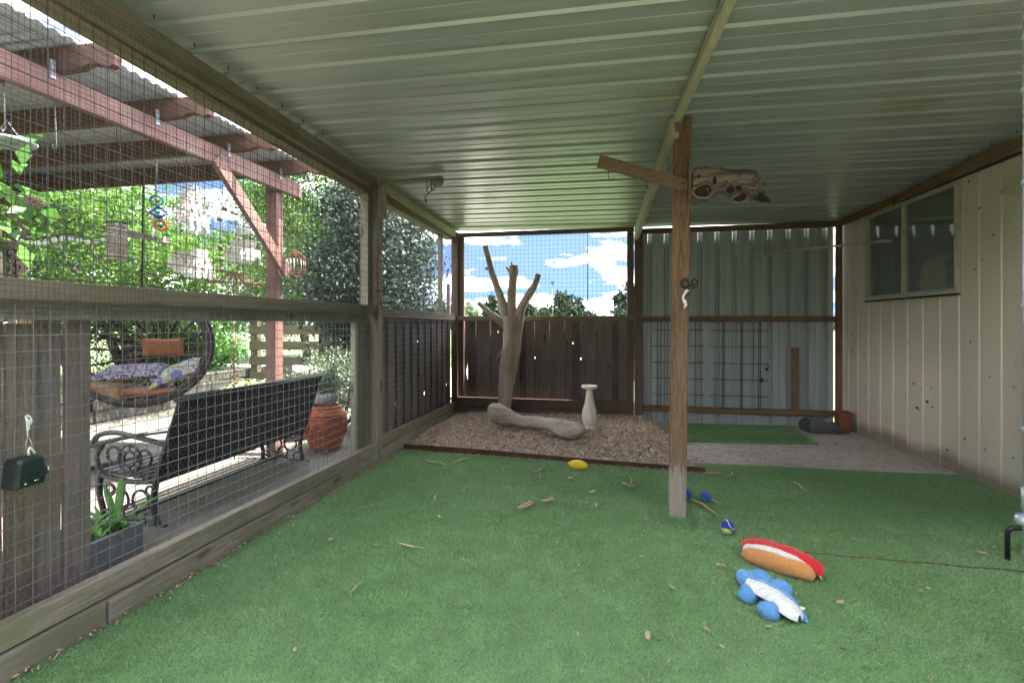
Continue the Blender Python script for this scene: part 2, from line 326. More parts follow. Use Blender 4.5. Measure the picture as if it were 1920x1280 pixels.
    def build(s, name, material, parent=None, bevel=0, mats=None):
        me = bpy.data.meshes.new(name); off = parent_world(parent) if parent else Vector((0, 0, 0))
        vs = s.v if off.length == 0 else [(x - off.x, y - off.y, z - off.z) for x, y, z in s.v]
        me.from_pydata(vs, [], s.f)
        for m_ in (mats or [material]): me.materials.append(m_)
        if mats: me.polygons.foreach_set('material_index', s.mi)
        me.polygons.foreach_set('use_smooth', s.smooth); me.update()
        o = bpy.data.objects.new(name, me); C.objects.link(o)
        if parent: o.parent = parent
        if bevel:
            b = o.modifiers.new('bevel', 'BEVEL'); b.width = bevel; b.segments = 2; b.limit_method = 'ANGLE'; b.angle_limit = R(50)
        return o
def parent_world(o):
    p = Vector((0, 0, 0))
    while o: p += Vector(o.location); o = o.parent
    return p
def tag(o, label=None, cat=None, group=None, kind=None):
    if label: o['label'] = label
    if cat: o['category'] = cat
    if group: o['group'] = group
    if kind: o['kind'] = kind
    return o
def thing(name, label, cat, loc=(0, 0, 0), group=None):
    o = bpy.data.objects.new(name, None); C.objects.link(o); o.location = loc; o.empty_display_size = .1
    return tag(o, label, cat, group)
def solo(name, mb, m, label, cat, group=None, bevel=0, mats=None, base=None):
    """a thing that is one mesh: its origin at its base"""
    v = np.array(mb.v); c = Vector(base) if base is not None else Vector(((v[:, 0].min() + v[:, 0].max()) / 2, (v[:, 1].min() + v[:, 1].max()) / 2, v[:, 2].min()))
    mb.v = [(x - c.x, y - c.y, z - c.z) for x, y, z in mb.v]
    o = mb.build(name, m, None, bevel, mats); o.location = c
    return tag(o, label, cat, group)
def struct(name, mb, m): o = mb.build(name, m); o['kind'] = 'structure'; return o
def copy_tree(o, parent=None):
    c = o.copy(); C.objects.link(c); c.parent = parent
    for ch in list(o.children): copy_tree(ch, c)
    return c
def np_mesh(name, V, Fq, material, parent=None, k=3, smooth=False):
    """V (n,3) vertices, Fq (m,k) faces"""
    me = bpy.data.meshes.new(name); V = np.asarray(V, dtype=np.float32)
    if parent is not None:
        off = parent_world(parent); V = V - np.array(off, dtype=np.float32)
    Fq = np.asarray(Fq, dtype=np.int32); m = len(Fq)
    me.vertices.add(len(V)); me.vertices.foreach_set('co', V.ravel()); me.loops.add(m * k); me.loops.foreach_set('vertex_index', Fq.ravel())
    me.polygons.add(m); me.polygons.foreach_set('loop_start', np.arange(m, dtype=np.int32) * k)
    me.materials.append(material); me.update(calc_edges=True); me.validate()
    o = bpy.data.objects.new(name, me); C.objects.link(o)
    if parent is not None: o.parent = parent
    return o
def wires(segs, r, sides=3):
    """many straight wires: array (n,2,3) -> vertices, quads"""
    s = np.asarray(segs, dtype=np.float64); n = len(s); d = s[:, 1] - s[:, 0]; d /= np.linalg.norm(d, axis=1)[:, None] + 1e-12
    up = np.where(np.abs(d[:, 2:3]) > .9, np.array([[1., 0, 0]]), np.array([[0, 0, 1.]]))
    a = np.cross(d, up); a /= np.linalg.norm(a, axis=1)[:, None]; b = np.cross(d, a)
    V = np.zeros((n, 2, sides, 3))
    for j in range(sides):
        th = 2 * PI * j / sides; o = (a * math.cos(th) + b * math.sin(th)) * r
        V[:, 0, j] = s[:, 0] + o; V[:, 1, j] = s[:, 1] + o
    base = np.arange(n)[:, None] * 2 * sides; Fq = []
    for j in range(sides): k = (j + 1) % sides; Fq.append(np.concatenate([base + j, base + k, base + sides + k, base + sides + j], 1))
    return V.reshape(-1, 3), np.concatenate(Fq)
def leaf_mesh(P, size, elong=1.8, up_bias=.3, jitter=.35, dirs=None):
    """folded leaf (4 vertices, 2 triangles) at every point"""
    n = len(P); P = np.asarray(P)
    d = RNG.normal(size=(n, 3)) if dirs is None else dirs + RNG.normal(size=(n, 3)) * .35; d[:, 2] -= .2
    d /= np.linalg.norm(d, axis=1)[:, None]
    nn = RNG.normal(size=(n, 3)); nn[:, 2] += up_bias * 3; s = np.cross(d, nn); s /= np.linalg.norm(s, axis=1)[:, None] + 1e-9
    sz = size * (1 + jitter * RNG.normal(size=(n, 1))).clip(.4, 2); L = sz * elong
    fold = np.cross(s, d) * sz * .18
    V = np.stack([P, P + d * L * .5 + s * sz * .5 + fold, P + d * L, P + d * L * .5 - s * sz * .5 + fold], 1).reshape(-1, 3)
    b = np.arange(n)[:, None] * 4
    return V, np.concatenate([b + np.array([[0, 1, 2]]), b + np.array([[0, 2, 3]])])
def fuzz(parent, o, n, L, wid=.0007):
    """short pile standing on the surface of a plush part"""
    me = o.data; V = np.array([v.co for v in me.vertices]); T_ = []
    for p in me.polygons:
        q = p.vertices
        for k in range(1, len(q) - 1): T_.append((q[0], q[k], q[k + 1]))
    T_ = np.array(T_); A, B, D = V[T_[:, 0]], V[T_[:, 1]], V[T_[:, 2]]; nr = np.cross(B - A, D - A); ar = np.linalg.norm(nr, axis=1); nr /= ar[:, None] + 1e-12
    i = RNG.choice(len(T_), n, p=ar / ar.sum()); u, v = RNG.random((2, n, 1)); fl = u + v > 1; u = np.where(fl, 1 - u, u); v = np.where(fl, 1 - v, v)
    P = A[i] + (B - A)[i] * u + (D - A)[i] * v; c = V.mean(0); s_ = np.sign(((P - c) * nr[i]).sum(1))[:, None]; d = nr[i] * s_ + RNG.normal(size=(n, 3)) * .45
    w_ = np.cross(d, RNG.normal(size=(n, 3))); w_ /= np.linalg.norm(w_, axis=1)[:, None]
    W = np.stack([P - w_ * wid, P + w_ * wid, P + d * L * (.6 + .6 * RNG.random((n, 1)))], 1).reshape(-1, 3)
    x = np_mesh('pile', W, np.arange(3 * n).reshape(-1, 3), me.materials[0]); x.parent = parent; x['kind'] = 'stuff'; return x
def crown_points(c, rad, n, clumps, spread=.28, hollow=.55, flat=1.0):
    q = RNG.normal(size=(clumps, 3)); q /= np.linalg.norm(q, axis=1)[:, None]; rr = (hollow + (1 - hollow) * RNG.random((clumps, 1)))
    cc = q * rr * np.array(rad) + np.array(c); idx = RNG.integers(0, clumps, n); sc = spread * (.6 + .8 * RNG.random((clumps, 1)))
    return cc[idx] + RNG.normal(size=(n, 3)) * sc[idx] * np.array([1, 1, flat]), cc
# ================================================================ THE GROUND
def sheet(name, pts, z_of, m, nx=1, ny=1):
    """quad (4 xy corners) gridded, heights from z_of"""
    a, b, c, d = [Vector((p[0], p[1], 0)) for p in pts]; mb = MB(); vs = []
    for j in range(ny + 1):
        for i in range(nx + 1):
            u, v = i / nx, j / ny; p = (a * (1 - u) + b * u) * (1 - v) + (d * (1 - u) + c * u) * v; vs.append((p.x, p.y, z_of(p.x, p.y)))
    fs = [(j * (nx + 1) + i, j * (nx + 1) + i + 1, (j + 1) * (nx + 1) + i + 1, (j + 1) * (nx + 1) + i) for j in range(ny) for i in range(nx)]
    mb.add(vs, fs); return struct(name, mb, m)
sheet('lawn', [(-300, -300), (300, -300), (300, 300), (-300, 300)], lambda x, y: -.24, M['lawn'])
sheet('gravel_drive', [(-16, 9), (-2.5, 9), (-2.5, 15), (-16, 15)], lambda x, y: -.20, M['gravel'])
sheet('garden_path', [(-6.25, -6), (-2.30, -6), (-2.30, 6.6), (-6.25, 6.6)], lambda x, y: -.04, M['paving'])
sheet('front_paving', [(-2.12, -7), (9, -7), (9, .75), (-2.12, .75)], lambda x, y: -.02, M['frontpave'])
XL, YB = -2.04, 6.33
sheet('enclosure_floor', [(-2.35, .75), (2.85, .75), (2.85, 6.42), (-2.35, 6.42)], lambda x, y: gz(x, y) - .035 - (.07 if x < -2.2 else 0), M['dirt'], 6, 6)
sheet('concrete_slab', [(.55, 4.0), (2.74, 4.0), (2.74, 6.40), (.35, 6.40)], lambda x, y: gz(x, y) - .006, M['concrete'], 2, 2)
def bedz(x, y):
    u = min(1, max(0, (y - 4.55) / .8)); e = min(1, max(0, (x + 2.05) / .25)) * min(1, max(0, (.72 - x) / .3))
    return gz(x, y) - .01 + .085 * u * (.5 + .5 * e) + .012 * math.sin(5 * x) * math.sin(4 * y)
sheet('mulch_bed', [(-2.08, 4.58), (.70, 4.22), (.48, 6.36), (-2.08, 6.36)], bedz, M['mulchbase'], 20, 16)
def wrinkle(x, y):
    """slight folds in the artificial turf"""
    z = 0
    for x0, y0, x1, y1, h in ((-.75, 3.05, .42, 2.72, .016), (-.05, 2.98, .5, 2.93, .010), (-1.2, 3.55, -.5, 3.42, .009), (-.4, 3.42, .4, 3.3, .008), (.45, 2.75, 1.0, 2.6, .012)):
        dx, dy = x1 - x0, y1 - y0; L = math.hypot(dx, dy); t = ((x - x0) * dx + (y - y0) * dy) / L / L
        if -.15 < t < 1.15:
            q = ((x - x0) * dy - (y - y0) * dx) / L + .02 * math.sin(9 * x)
            z += .7 * h * math.exp(-(q / .03) ** 2) * math.sin(PI * min(1, max(0, (t + .15) / 1.3)))
    return z
def turfz(x, y): return gz(x, y) + wrinkle(x, y) + .004 * math.sin(3.1 * x + 1) * math.sin(2.3 * y)
sheet('artificial_turf', [(-2.0, .8), (2.72, .8), (2.72, 4.45), (-2.0, 4.56)], turfz, M['turfbase'], 90, 80)
# blades: fewer with distance from the camera end of the enclosure
def blades(name, n, region, hgt=.015, zf=None, wid=.0022):
    P = region(n); n = len(P); d = np.hypot(P[:, 0], P[:, 1]); sc = np.clip(d / 2.6, .75, 2.3)[:, None]
    z = np.array([(zf or turfz)(x, y) for x, y in P]); base = np.column_stack([P, z])
    th = RNG.random(n) * 2 * PI; lean = .25 + .9 * RNG.random(n); h = hgt * (.5 + .7 * RNG.random(n))
    nap = np.array([.25, -.35])
    tip = base + np.column_stack([(np.cos(th) * lean + nap[0]) * h, (np.sin(th) * lean + nap[1]) * h, h])
    ph = RNG.random(n) * PI; s = np.column_stack([np.cos(ph), np.sin(ph), np.zeros(n)]) * wid * sc / 2
    V = np.stack([base - s, base + s, tip], 1).reshape(-1, 3); Fq = np.arange(3 * n).reshape(-1, 3)
    return np_mesh(name, V, Fq, M['blade'])
def region_main(n):
    # density falls off as 1 / distance
    x = -2.0 + 4.7 * RNG.random(n * 3); y = 1.0 + 3.5 * RNG.random(n * 3); d = np.hypot(x, y)
    k = RNG.random(n * 3) < np.clip(1.75 / d, 0, 1)
    k &= y < 4.55 - .03 * 0 - (x + 2.0) * .118 + np.where(x > .72, 10, 0); k &= y < 4.42 + .03 * np.sin(13 * x)
    seam = np.abs(y - (2.80 - .045 * (x - .7)) - .006 * np.sin(25 * x)) < .010; k &= ~(seam & (x > .68))
    k &= ~((np.abs(x - .42) < .055) & (np.abs(y - 3.2) < .055))
    P = np.column_stack([x, y])[k]; return P[:n]
o = blades('turf_pile', 620000, region_main); o['kind'] = 'stuff'; tag(o, 'short green synthetic pile covering the enclosure floor', 'artificial grass')
mb = MB(); pts_ = [(.70 + 1.95 * i / 30, 2.80 - .045 * 1.95 * i / 30 + .006 * math.sin(25 * (.70 + 1.95 * i / 30))) for i in range(31)]
mb.tube([(x, y, turfz(x, y) + .002) for x, y in pts_], .005, 4); struct('turf_seam', mb, M['dirt'])
# longer tuft ring round the post foot and along folds
def region_tuft(n):
    a = RNG.random(n) * 2 * PI; r = .06 + .10 * RNG.random(n) ** 1.5; P = np.column_stack([.43 + r * np.cos(a) * 1.2, 3.17 + r * np.sin(a)])
    t = RNG.random(n); Q = np.column_stack([-.75 + 1.17 * t, 3.05 - .33 * t + .02 * RNG.normal(size=n)])
    return P
o = blades('turf_tufts', 5000, region_tuft, .032); o['kind'] = 'stuff'; tag(o, 'longer green pile round the foot of the roof post', 'artificial grass')
# ---- mulch chips
def chips(name, n, region, zf, m, L=(.012, .04), seedlift=.01, parent=None):
    P = region(n); n = len(P); l = (L[0] + (L[1] - L[0]) * RNG.random(n) ** 1.6); wd = l * (.22 + .3 * RNG.random(n)); h = .003 + .004 * RNG.random(n)
    yaw = RNG.random(n) * 2 * PI; tilt = RNG.normal(size=n) * .35; z = np.array([zf(x, y) for x, y in P]) + seedlift * RNG.random(n) + .003
    ax = np.column_stack([np.cos(yaw) * np.cos(tilt), np.sin(yaw) * np.cos(tilt), np.sin(tilt)]); sd_ = np.column_stack([-np.sin(yaw), np.cos(yaw), RNG.normal(size=n) * .3])
    up = np.cross(ax, sd_); up /= np.linalg.norm(up, axis=1)[:, None]; c = np.column_stack([P, z]); V = np.zeros((n, 6, 3))
    # a wedge: pointed chip with 6 vertices
    for i, (a, b, e) in enumerate(((-1, -1, 0), (-1, 1, 0), (1, .4, 0), (1, -.7, 0), (-.6, 0, 1), (.6, -.1, 1))):
        V[:, i] = c + ax * (a * l / 2)[:, None] + sd_ * (b * wd / 2)[:, None] + up * (e * h)[:, None]
    b = np.arange(n)[:, None] * 6; tri = [(0, 3, 2), (0, 2, 1), (0, 1, 4), (1, 2, 5), (1, 5, 4), (2, 3, 5), (3, 0, 4), (3, 4, 5)]
    return np_mesh(name, V.reshape(-1, 3), np.concatenate([b + np.array([t]) for t in tri]), m, parent)
def region_bed(n):
    x = -2.03 + 2.75 * RNG.random(n * 2); y = 4.2 + 2.14 * RNG.random(n * 2)
    k = (y > 4.585 - (x + 2.06) * .1326 + .0) & (x < .72 - .11 * (y - 4.2) + .02 * RNG.normal(size=n * 2)); return np.column_stack([x, y])[k][:n]
o = chips('bark_mulch', 34000, region_bed, bedz, M['chip'], (.014, .05), .016); o['kind'] = 'stuff'; tag(o, 'brown bark chips spread in the bed below the dead tree', 'bark mulch')
def region_litter(n):
    x = np.concatenate([RNG.normal(size=n // 2) * .9 - .3, 2.6 * RNG.random(n // 2) - .2 + 0]); y = np.concatenate([3.4 + .55 * RNG.normal(size=n // 2), 1.6 + 2.8 * RNG.random(n // 2)])
    k = (x > -1.95) & (x < 2.5) & (y > 1.4) & (y < 4.25 - .1 * x); return np.column_stack([x, y])[k]
o = chips('bark_crumbs', 700, region_litter, lambda x, y: turfz(x, y) + .014, M['litter'], (.006, .026), .004); o['kind'] = 'stuff'; tag(o, 'tiny bark crumbs scattered over the green turf', 'bark crumbs')
def region_edge(n):
    y = 1.3 + 3.1 * RNG.random(n); x = -1.985 + np.abs(RNG.normal(size=n)) * .035; x2 = -1.9 + 2.6 * RNG.random(n); y2 = 4.545 - (x2 + 2.0) * .132 - .02 - np.abs(RNG.normal(size=n)) * .06
    return np.column_stack([np.concatenate([x, x2]), np.concatenate([y, y2])])
o = chips('edge_crumbs', 330, region_edge, lambda x, y: turfz(x, y) + .010, M['litter'], (.006, .03), .005); o['kind'] = 'stuff'; tag(o, 'bark crumbs gathered along the boards and the mulch edging', 'bark crumbs')
def region_conc(n):
    x = .65 + RNG.random(n) ** 2 * 1.9; y = 4.45 + 1.8 * RNG.random(n); k = ~((x > .72) & (x < 2.05) & (y > 5.3)); return np.column_stack([x, y])[k]
o = chips('concrete_litter', 260, region_conc, lambda x, y: gz(x, y), M['litter'], (.006, .03), .003); o['kind'] = 'stuff'; tag(o, 'scattered bark flakes and dry leaves on the concrete slab', 'leaf litter')
# ================================================================ SIDE FENCE (left)
def rail_x(mb, y0, y1, x0, x1, z0, z1, dz=0):
    """rail along Y between x0..x1, falling by dz over its run"""
    mb.add([(x0, y0, z0), (x1, y0, z0), (x1, y1, z0 + dz), (x0, y1, z0 + dz), (x0, y0, z1), (x1, y0, z1), (x1, y1, z1 + dz), (x0, y1, z1 + dz)],
           [(0, 3, 2, 1), (4, 5, 6, 7), (0, 1, 5, 4), (1, 2, 6, 5), (2, 3, 7, 6), (3, 0, 4, 7)]); return mb
sf = thing('side_fence', 'long timber framed fence with wire mesh along the left side of the turf', 'fence', (-2.06, .9, 0))
def part(name, mb, m, par, label=None, bevel=.004, kind=None, mats=None):
    o = mb.build(name, M[m] if isinstance(m, str) else m, par, bevel, mats)
    if label: o['label'] = label
    if kind: o['kind'] = kind
    return o
part('top_beam', rail_x(MB(), .6, 4.0, -2.037, -1.985, 2.425, 2.535, -.055), 'grey_y', sf)
part('top_beam', rail_x(MB(), .6, 3.99, -2.15, -2.039, 2.425, 2.50, -.095), 'moss_y', sf)
part('top_beam', rail_x(MB(), 4.1, 6.33, -2.15, -2.039, 2.33, 2.42, .0), 'moss_y', sf)
part('top_beam', rail_x(MB(), 4.1, 6.28, -2.035, -1.985, 2.405, 2.475, -.045), 'raw_y', sf)
part('post', MB().box((-2.15, 3.995, -.1), (-2.045, 4.095, 2.38)), 'moss_z', sf)
part('post', MB().box((-2.043, 3.995, -.08), (-1.985, 4.095, 2.42)), 'grey_z', sf)
part('post', MB().box((-2.14, .55, -.1), (-2.04, .65, 2.42)), 'grey_z', sf)
part('middle_rail', rail_x(MB(), .65, 3.993, -2.04, -1.995, 1.285, 1.358), 'moss_y', sf)
part('ledger', rail_x(MB(), .65, 3.993, -2.14, -2.075, 1.215, 1.29), 'grey_y', sf)
part('bottom_rail', rail_x(MB(), .65, 3.99, -2.045, -1.99, .108, .195, -.045), 'grey_y', sf)
part('skirting_board', rail_x(MB(), .65, 1.62, -2.05, -1.975, -.05, .100, -.012), 'grey_y', sf)
part('skirting_board', rail_x(MB(), 1.63, 3.99, -2.05, -1.97, -.06, .086, -.028), 'grey_y', sf)
part('middle_rail', rail_x(MB(), 4.1, 6.27, -2.04, -1.995, 1.262, 1.34, -.012), 'moss_y', sf)
part('bottom_rail', rail_x(MB(), 4.1, 6.27, -2.04, -1.995, .10, .19, -.03), 'moss_y', sf)
part('skirting_board', rail_x(MB(), 4.1, 6.27, -2.045, -1.985, -.09, .092, -.03), 'grey_y', sf)
part('upright', MB().box((-2.12, 5.93, 1.27), (-2.07, 5.99, 2.33)), 'grey_z', sf)
part('upright', MB().box((-2.11, 3.94, 1.36), (-2.045, 3.985, 2.34)), 'raw_z', sf)
part('upright', MB().box((-2.13, 3.80, .06), (-2.085, 3.83, 1.215)), 'raw_z', sf, 'pale thin batten edging the lower opening')
part('opening_board', MB().box((-2.145, 3.835, .0), (-2.09, 3.99, 1.215)), 'moss_z', sf)
part('sill_board', rail_x(MB(), 1.72, 3.99, -2.32, -2.27, -.16, .02, -.02), 'grey_y', sf)
# welded mesh, 55 mm squares, and finer 18 mm mesh
def grid_wires(y0, y1, z0, z1, step, x, off=0, dz=0, zstep=None, wob=0.0):
    seg = []; zs = zstep or step
    for y in np.arange(y0 + off, y1, step):
        a = np.array([x, y, z0 + dz * (y - y0)]); b = np.array([x, y, z1 + dz * (y - y0)]); k = 3; pts = [a + (b - a) * i / k + np.array([wob * RNG.normal(), wob * RNG.normal(), 0]) for i in range(k + 1)]
        seg += [[pts[i], pts[i + 1]] for i in range(k)]
    for z in np.arange(z0 + off * .5, z1, zs):
        ys = np.linspace(y0, y1, 9); pts = [np.array([x + .003, y, z + dz * (y - y0)]) + np.array([wob * RNG.normal(), 0, wob * RNG.normal()]) for y in ys]
        seg += [[pts[i], pts[i + 1]] for i in range(8)]
    return seg
def wire_part(name, seg, r, m, par, label=None):
    V, Fq = wires(np.array(seg), r, 4 if r > .001 else 3); o = np_mesh(name, V, Fq, M[m], par, 4); o['kind'] = 'stuff'
    if label: o['label'] = label
    return o
wire_part('welded_mesh', grid_wires(.66, 3.99, 1.36, 2.42, .0555, -2.043, .02, wob=.0012), .0019, 'wire2', sf)
wire_part('welded_mesh', grid_wires(.66, 3.99, .15, 1.29, .0555, -2.03 + .0, .02, wob=.0014), .0018, 'wire', sf)
wire_part('fine_mesh', grid_wires(.66, 3.99, 1.20, 2.44, .0185, -1.984, .0, wob=.0009), .0009, 'wire2', sf)
wire_part('welded_mesh', grid_wires(4.10, 6.27, .12, 1.33, .0555, -2.0, .01, wob=.0009), .0014, 'wire', sf)
wire_part('welded_mesh', grid_wires(4.10, 6.27, 1.33, 2.40, .0555, -2.043, .01, wob=.0007), .0014, 'wire', sf)
wire_part('fine_mesh', grid_wires(4.10, 6.27, 1.28, 2.42, .0185, -1.99, 0, wob=.0005), .00055, 'wire2', sf)
# chicken wire over the lower panel, sagging inwards at its far foot
def hexnet(y0, y1, z0, z1, c, f):
    seg = []; hh = c * 1.15; n = int((y1 - y0) / (c / 2)); k = int((z1 - z0) / (hh * .75))
    P = lambda i, j: f(y0 + i * c / 2, z0 + j * .75 * hh + ((i + j) % 2) * .25 * hh)
    for j in range(k):
        for i in range(n):
            a = P(i, j); seg.append([a, P(i + 1, j)])
            if (i + j) % 2 and j < k - 1: seg.append([a, P(i, j + 1)])
    return seg
def sag(y, z):
    k = max(0, min(1, (y - 2.0) / 1.2)) * max(0, min(1, (.42 - z) / .3)); e = max(0, min(1, (3.96 - y) / .25))
    return np.array([-2.012 + .055 * k * (.4 + .6 * e) + .004 * math.sin(9 * y + 4 * z), min(y, 3.985), z - .02 * k + .006 * math.sin(11 * y) * k])
wire_part('chicken_wire', hexnet(.7, 3.97, .19, 1.30, .026, sag), .0004, 'wire', sf)
wire_part('chicken_wire', hexnet(2.1, 3.9, .10, .30, .026, lambda y, z: sag(y, z) + np.array([.012 + .01 * math.sin(17 * y), .01, -.01])), .0006, 'wire', sf, 'loose doubled chicken wire bunched along the bottom rail')
# palings behind the near part of the fence and behind its far part
def paling_mesh(h, w_, t=.016, notch=0):
    mb = MB(); n = 7; L = []; Rr = []
    for i in range(n):
        z = h * i / (n - 1); L.append((-w_ / 2 + .0035 * random.uniform(-1, 1), z)); Rr.append((w_ / 2 + .0035 * random.uniform(-1, 1), z))
    if notch:
        i = random.randint(1, n - 2); z = L[i][1] + random.uniform(-.07, .07); L[i:i + 1] = [(L[i][0], z - .022), (L[i][0] + .028, z - .012), (L[i][0] + .026, z + .012), (L[i][0], z + .026)]
    o = L + Rr[::-1]; k = len(o); vs = [(x, 0, z) for x, z in o] + [(x, t, z) for x, z in o]
    mb.add(vs, [tuple(range(k)), tuple(range(2 * k - 1, k - 1, -1))] + [(i, i + k, (i + 1) % k + k, (i + 1) % k) for i in range(k)]); return mb
def palings(par, p0, p1, z, h, n, mname, seed, face, alt=None, notches=.3, gap=.0):
    """boards side by side from p0 to p1 (xy), lap by lap; mesh data shared among a few shapes"""
    random.seed(seed); p0, p1 = Vector(p0), Vector(p1); d = p1 - p0; wd = d.length / n; kinds = []
    for k in range(12):
        me = paling_mesh(h, wd + gap, notch=(k % 2 == 0) and notches > 0); o = me.build('paling', M[alt[k % len(alt)] if alt else mname]); kinds.append(o.data); bpy.data.objects.remove(o)
    off = parent_world(par)
    for i in range(n):
        c = p0 + d * (i + .5) / n; o = bpy.data.objects.new('paling', kinds[random.randrange(12)]); C.objects.link(o); o.parent = par
        lap = .018 * (i % 2)
        nrm = Vector((face[0], face[1])); o.location = Vector((c.x - nrm.x * lap, c.y - nrm.y * lap, z + random.uniform(-.012, .012))) - off
        o.rotation_euler = (0, 0, math.atan2(d.y, d.x))
palings(sf, (-2.165, 1.695), (-2.165, .70), -.05, 1.26, 10, 'paling_red', 3, (1, 0), ['paling_red', 'paling_red', 'paling_brown'], 0)
palings(sf, (-2.085, 6.28), (-2.085, 4.1), .03, 1.24, 22, 'paling', 5, (1, 0), ['paling', 'paling', 'paling_red'], .3, .014)
# ================================================================ BACK FENCE
bf = thing('back_fence', 'timber framed back fence with dark palings below and wire mesh against the sky above', 'fence', (-.85, 6.35, -.03))
def bx(x0, x1, y0, y1, z0, z1): return MB().box((x0, y0, z0), (x1, y1, z1))
part('post', bx(-2.06, -1.98, 6.29, 6.38, -.1, 2.43), 'dark_z', bf)
part('post', bx(-1.975, -1.90, 6.34, 6.40, -.1, 2.36), 'dark_z', bf)
part('post', bx(.235, .32, 6.33, 6.40, -.1, 2.36), 'dark_z', bf)
part('post', bx(.325, .425, 6.29, 6.38, -.1, 2.40), 'dark_z', bf)
part('header', bx(-1.975, .32, 6.285, 6.333, 2.352, 2.41), 'dark_x', bf)
part('middle_rail', bx(-1.975, .32, 6.285, 6.332, 1.238, 1.302), 'moss_x', bf)
part('bottom_rail', bx(-1.975, .32, 6.285, 6.332, .105, .225), 'dark_x', bf)
part('skirting_board', bx(-1.975, .32, 6.29, 6.336, -.12, .098), 'dark_x', bf)
def gridXZ(x0, x1, z0, z1, step, y, wob=.0008):
    seg = []
    for x in np.arange(x0, x1, step):
        seg += [[(x + wob * RNG.normal(), y, z0), (x + wob * RNG.normal(), y, (z0 + z1) / 2)], [(x, y, (z0 + z1) / 2), (x + wob * RNG.normal(), y, z1)]]
    for z in np.arange(z0, z1, step):
        xs = np.linspace(x0, x1, 7); zz = z + wob * RNG.normal(size=7); seg += [[(xs[i], y - .003, zz[i]), (xs[i + 1], y - .003, zz[i + 1])] for i in range(6)]
    return seg
wire_part('welded_mesh', gridXZ(-1.90, .24, 1.29, 2.36, .055, 6.337), .0015, 'wire2', bf)
wire_part('welded_mesh', gridXZ(-1.97, .31, .13, 1.25, .055, 6.278), .0011, 'wire2', bf)
palings(bf, (-1.85, 6.375), (.24, 6.375), -.12, 1.38, 21, 'paling_brown', 9, (0, -1), ['paling_brown', 'paling_brown', 'paling'], .5, .013)
# short end board with a bite out of its edge (light shows through)
mb = MB(); o_ = [(-1.97, -.12), (-1.835, -.12), (-1.835, .40), (-1.865, .44), (-1.885, .56), (-1.865, .68), (-1.835, .72), (-1.835, 1.26), (-1.97, 1.26)]
mb.add([(x, 6.402, z) for x, z in o_] + [(x, 6.418, z) for x, z in o_], [tuple(range(9)), tuple(range(17, 8, -1))] + [(i, i + 9, (i + 1) % 9 + 9, (i + 1) % 9) for i in range(9)])
part('paling', mb, 'paling_brown', bf, 'end paling with a rotted bite out of its edge', 0)
# ================================================================ METAL BACK WALL (right)
def ribbed(length, period, pan, slope, depth, nribs, th=.0008, minor=0):
    """profile across (u, v): pans at v=0, ribs rising to v=depth; returns list of (u,v)"""
    pts = []; u = 0
    for k in range(nribs):
        pts.append((u, 0))
        if minor:
            for q in (.5,): c = u + pan * q; pts += [(c - .009, 0), (c - .004, .0028), (c + .004, .0028), (c + .009, 0)]
        pts.append((u + pan, 0)); pts += [(u + pan + slope, depth), (u + period - slope, depth)]; u += period
    pts.append((u, 0)); return pts
def sheet_part(name, prof, f0, f1, m, par, label=None):
    mb = MB(); n = len(prof); vs = [f0(u, v) for u, v in prof] + [f1(u, v) for u, v in prof]
    mb.add(vs, [(i, i + 1, n + i + 1, n + i) for i in range(n - 1)]); o = mb.build(name, M[m], par)
    s = o.modifiers.new('thickness', 'SOLIDIFY'); s.thickness = .0012; s.offset = 1
    if label: o['label'] = label
    return o
mw = thing('metal_wall', 'grey-green corrugated steel back wall on brown timber rails beside the cream shed wall', 'wall', (1.5, 6.38, 0))
for k in range(3):
    x0 = .34 + k * .80; nr = 4 if k < 2 else 3
    prof = ribbed(1, .1995, .145, .012, .030, nr, minor=1); prof.append((prof[-1][0] + (.03 if k < 2 else .061), 0))
    sheet_part('wall_sheet', prof, lambda u, v, x0=x0, k=k: (x0 + u, 6.385 + v + .0015 * (k % 2), -.06), lambda u, v, x0=x0, k=k: (x0 + u, 6.385 + v + .0015 * (k % 2), 2.34), 'wallsteel', mw)
part('post', bx(2.60, 2.66, 6.29, 6.35, -.05, 2.40), 'pine_z', mw)
part('header', bx(.426, 2.60, 6.325, 6.37, 2.325, 2.392), 'dark_x', mw)
part('middle_rail', bx(.426, 2.598, 6.332, 6.38, 1.225, 1.288), 'pine_x', mw)
part('bottom_rail', bx(.426, 2.598, 6.332, 6.38, .115, .182), 'pine_x', mw)
for i, (x, z) in enumerate(((.62, 1.38), (1.21, 1.31), (1.42, 1.31), (1.62, 1.31), (2.02, 1.40), (2.22, 1.40), (2.43, 1.40), (2.22, .21))):
    part('screw', MB().tube([(x, 6.384, z), (x, 6.372, z)], .006, 8), 'steel', mw, bevel=0)
# timber stake, trellis panels
solo('timber_stake', bx(2.125, 2.205, 6.30, 6.328, .185, .92), M['pine_z'], 'short brown board standing upright on the bottom rail of the steel back wall', 'board', bevel=.003)
def trellis(x0, x1, xs, zs, label, top, bot):
    t = thing('wire_trellis', label, 'trellis', (x0, 6.36, 0), 'steel rod grids on the back wall')
    for x in xs: part('rod', MB().tube([(x, 6.322, bot), (x + .004, 6.32, top)], .0042, 6), 'rod', t, bevel=0)
    for z in zs: part('rod', MB().tube([(x0, 6.312, z), (x1, 6.312, z + .004 * random.uniform(-1, 1))], .0042, 6), 'rod', t, bevel=0)
    return t
ZS = (1.12, .925, .725, .53, .335)
trellis(.54, 1.15, (.60, .64, 1.045), ZS, 'left grid of thin brown steel rods on the steel wall behind the roof post', 1.225, .16)
t = trellis(1.22, 1.87, (1.36, 1.375, 1.565, 1.58, 1.765, 1.785), ZS, 'right grid of thin brown steel rods fixed to the steel wall, with small clips', 1.225, .17)
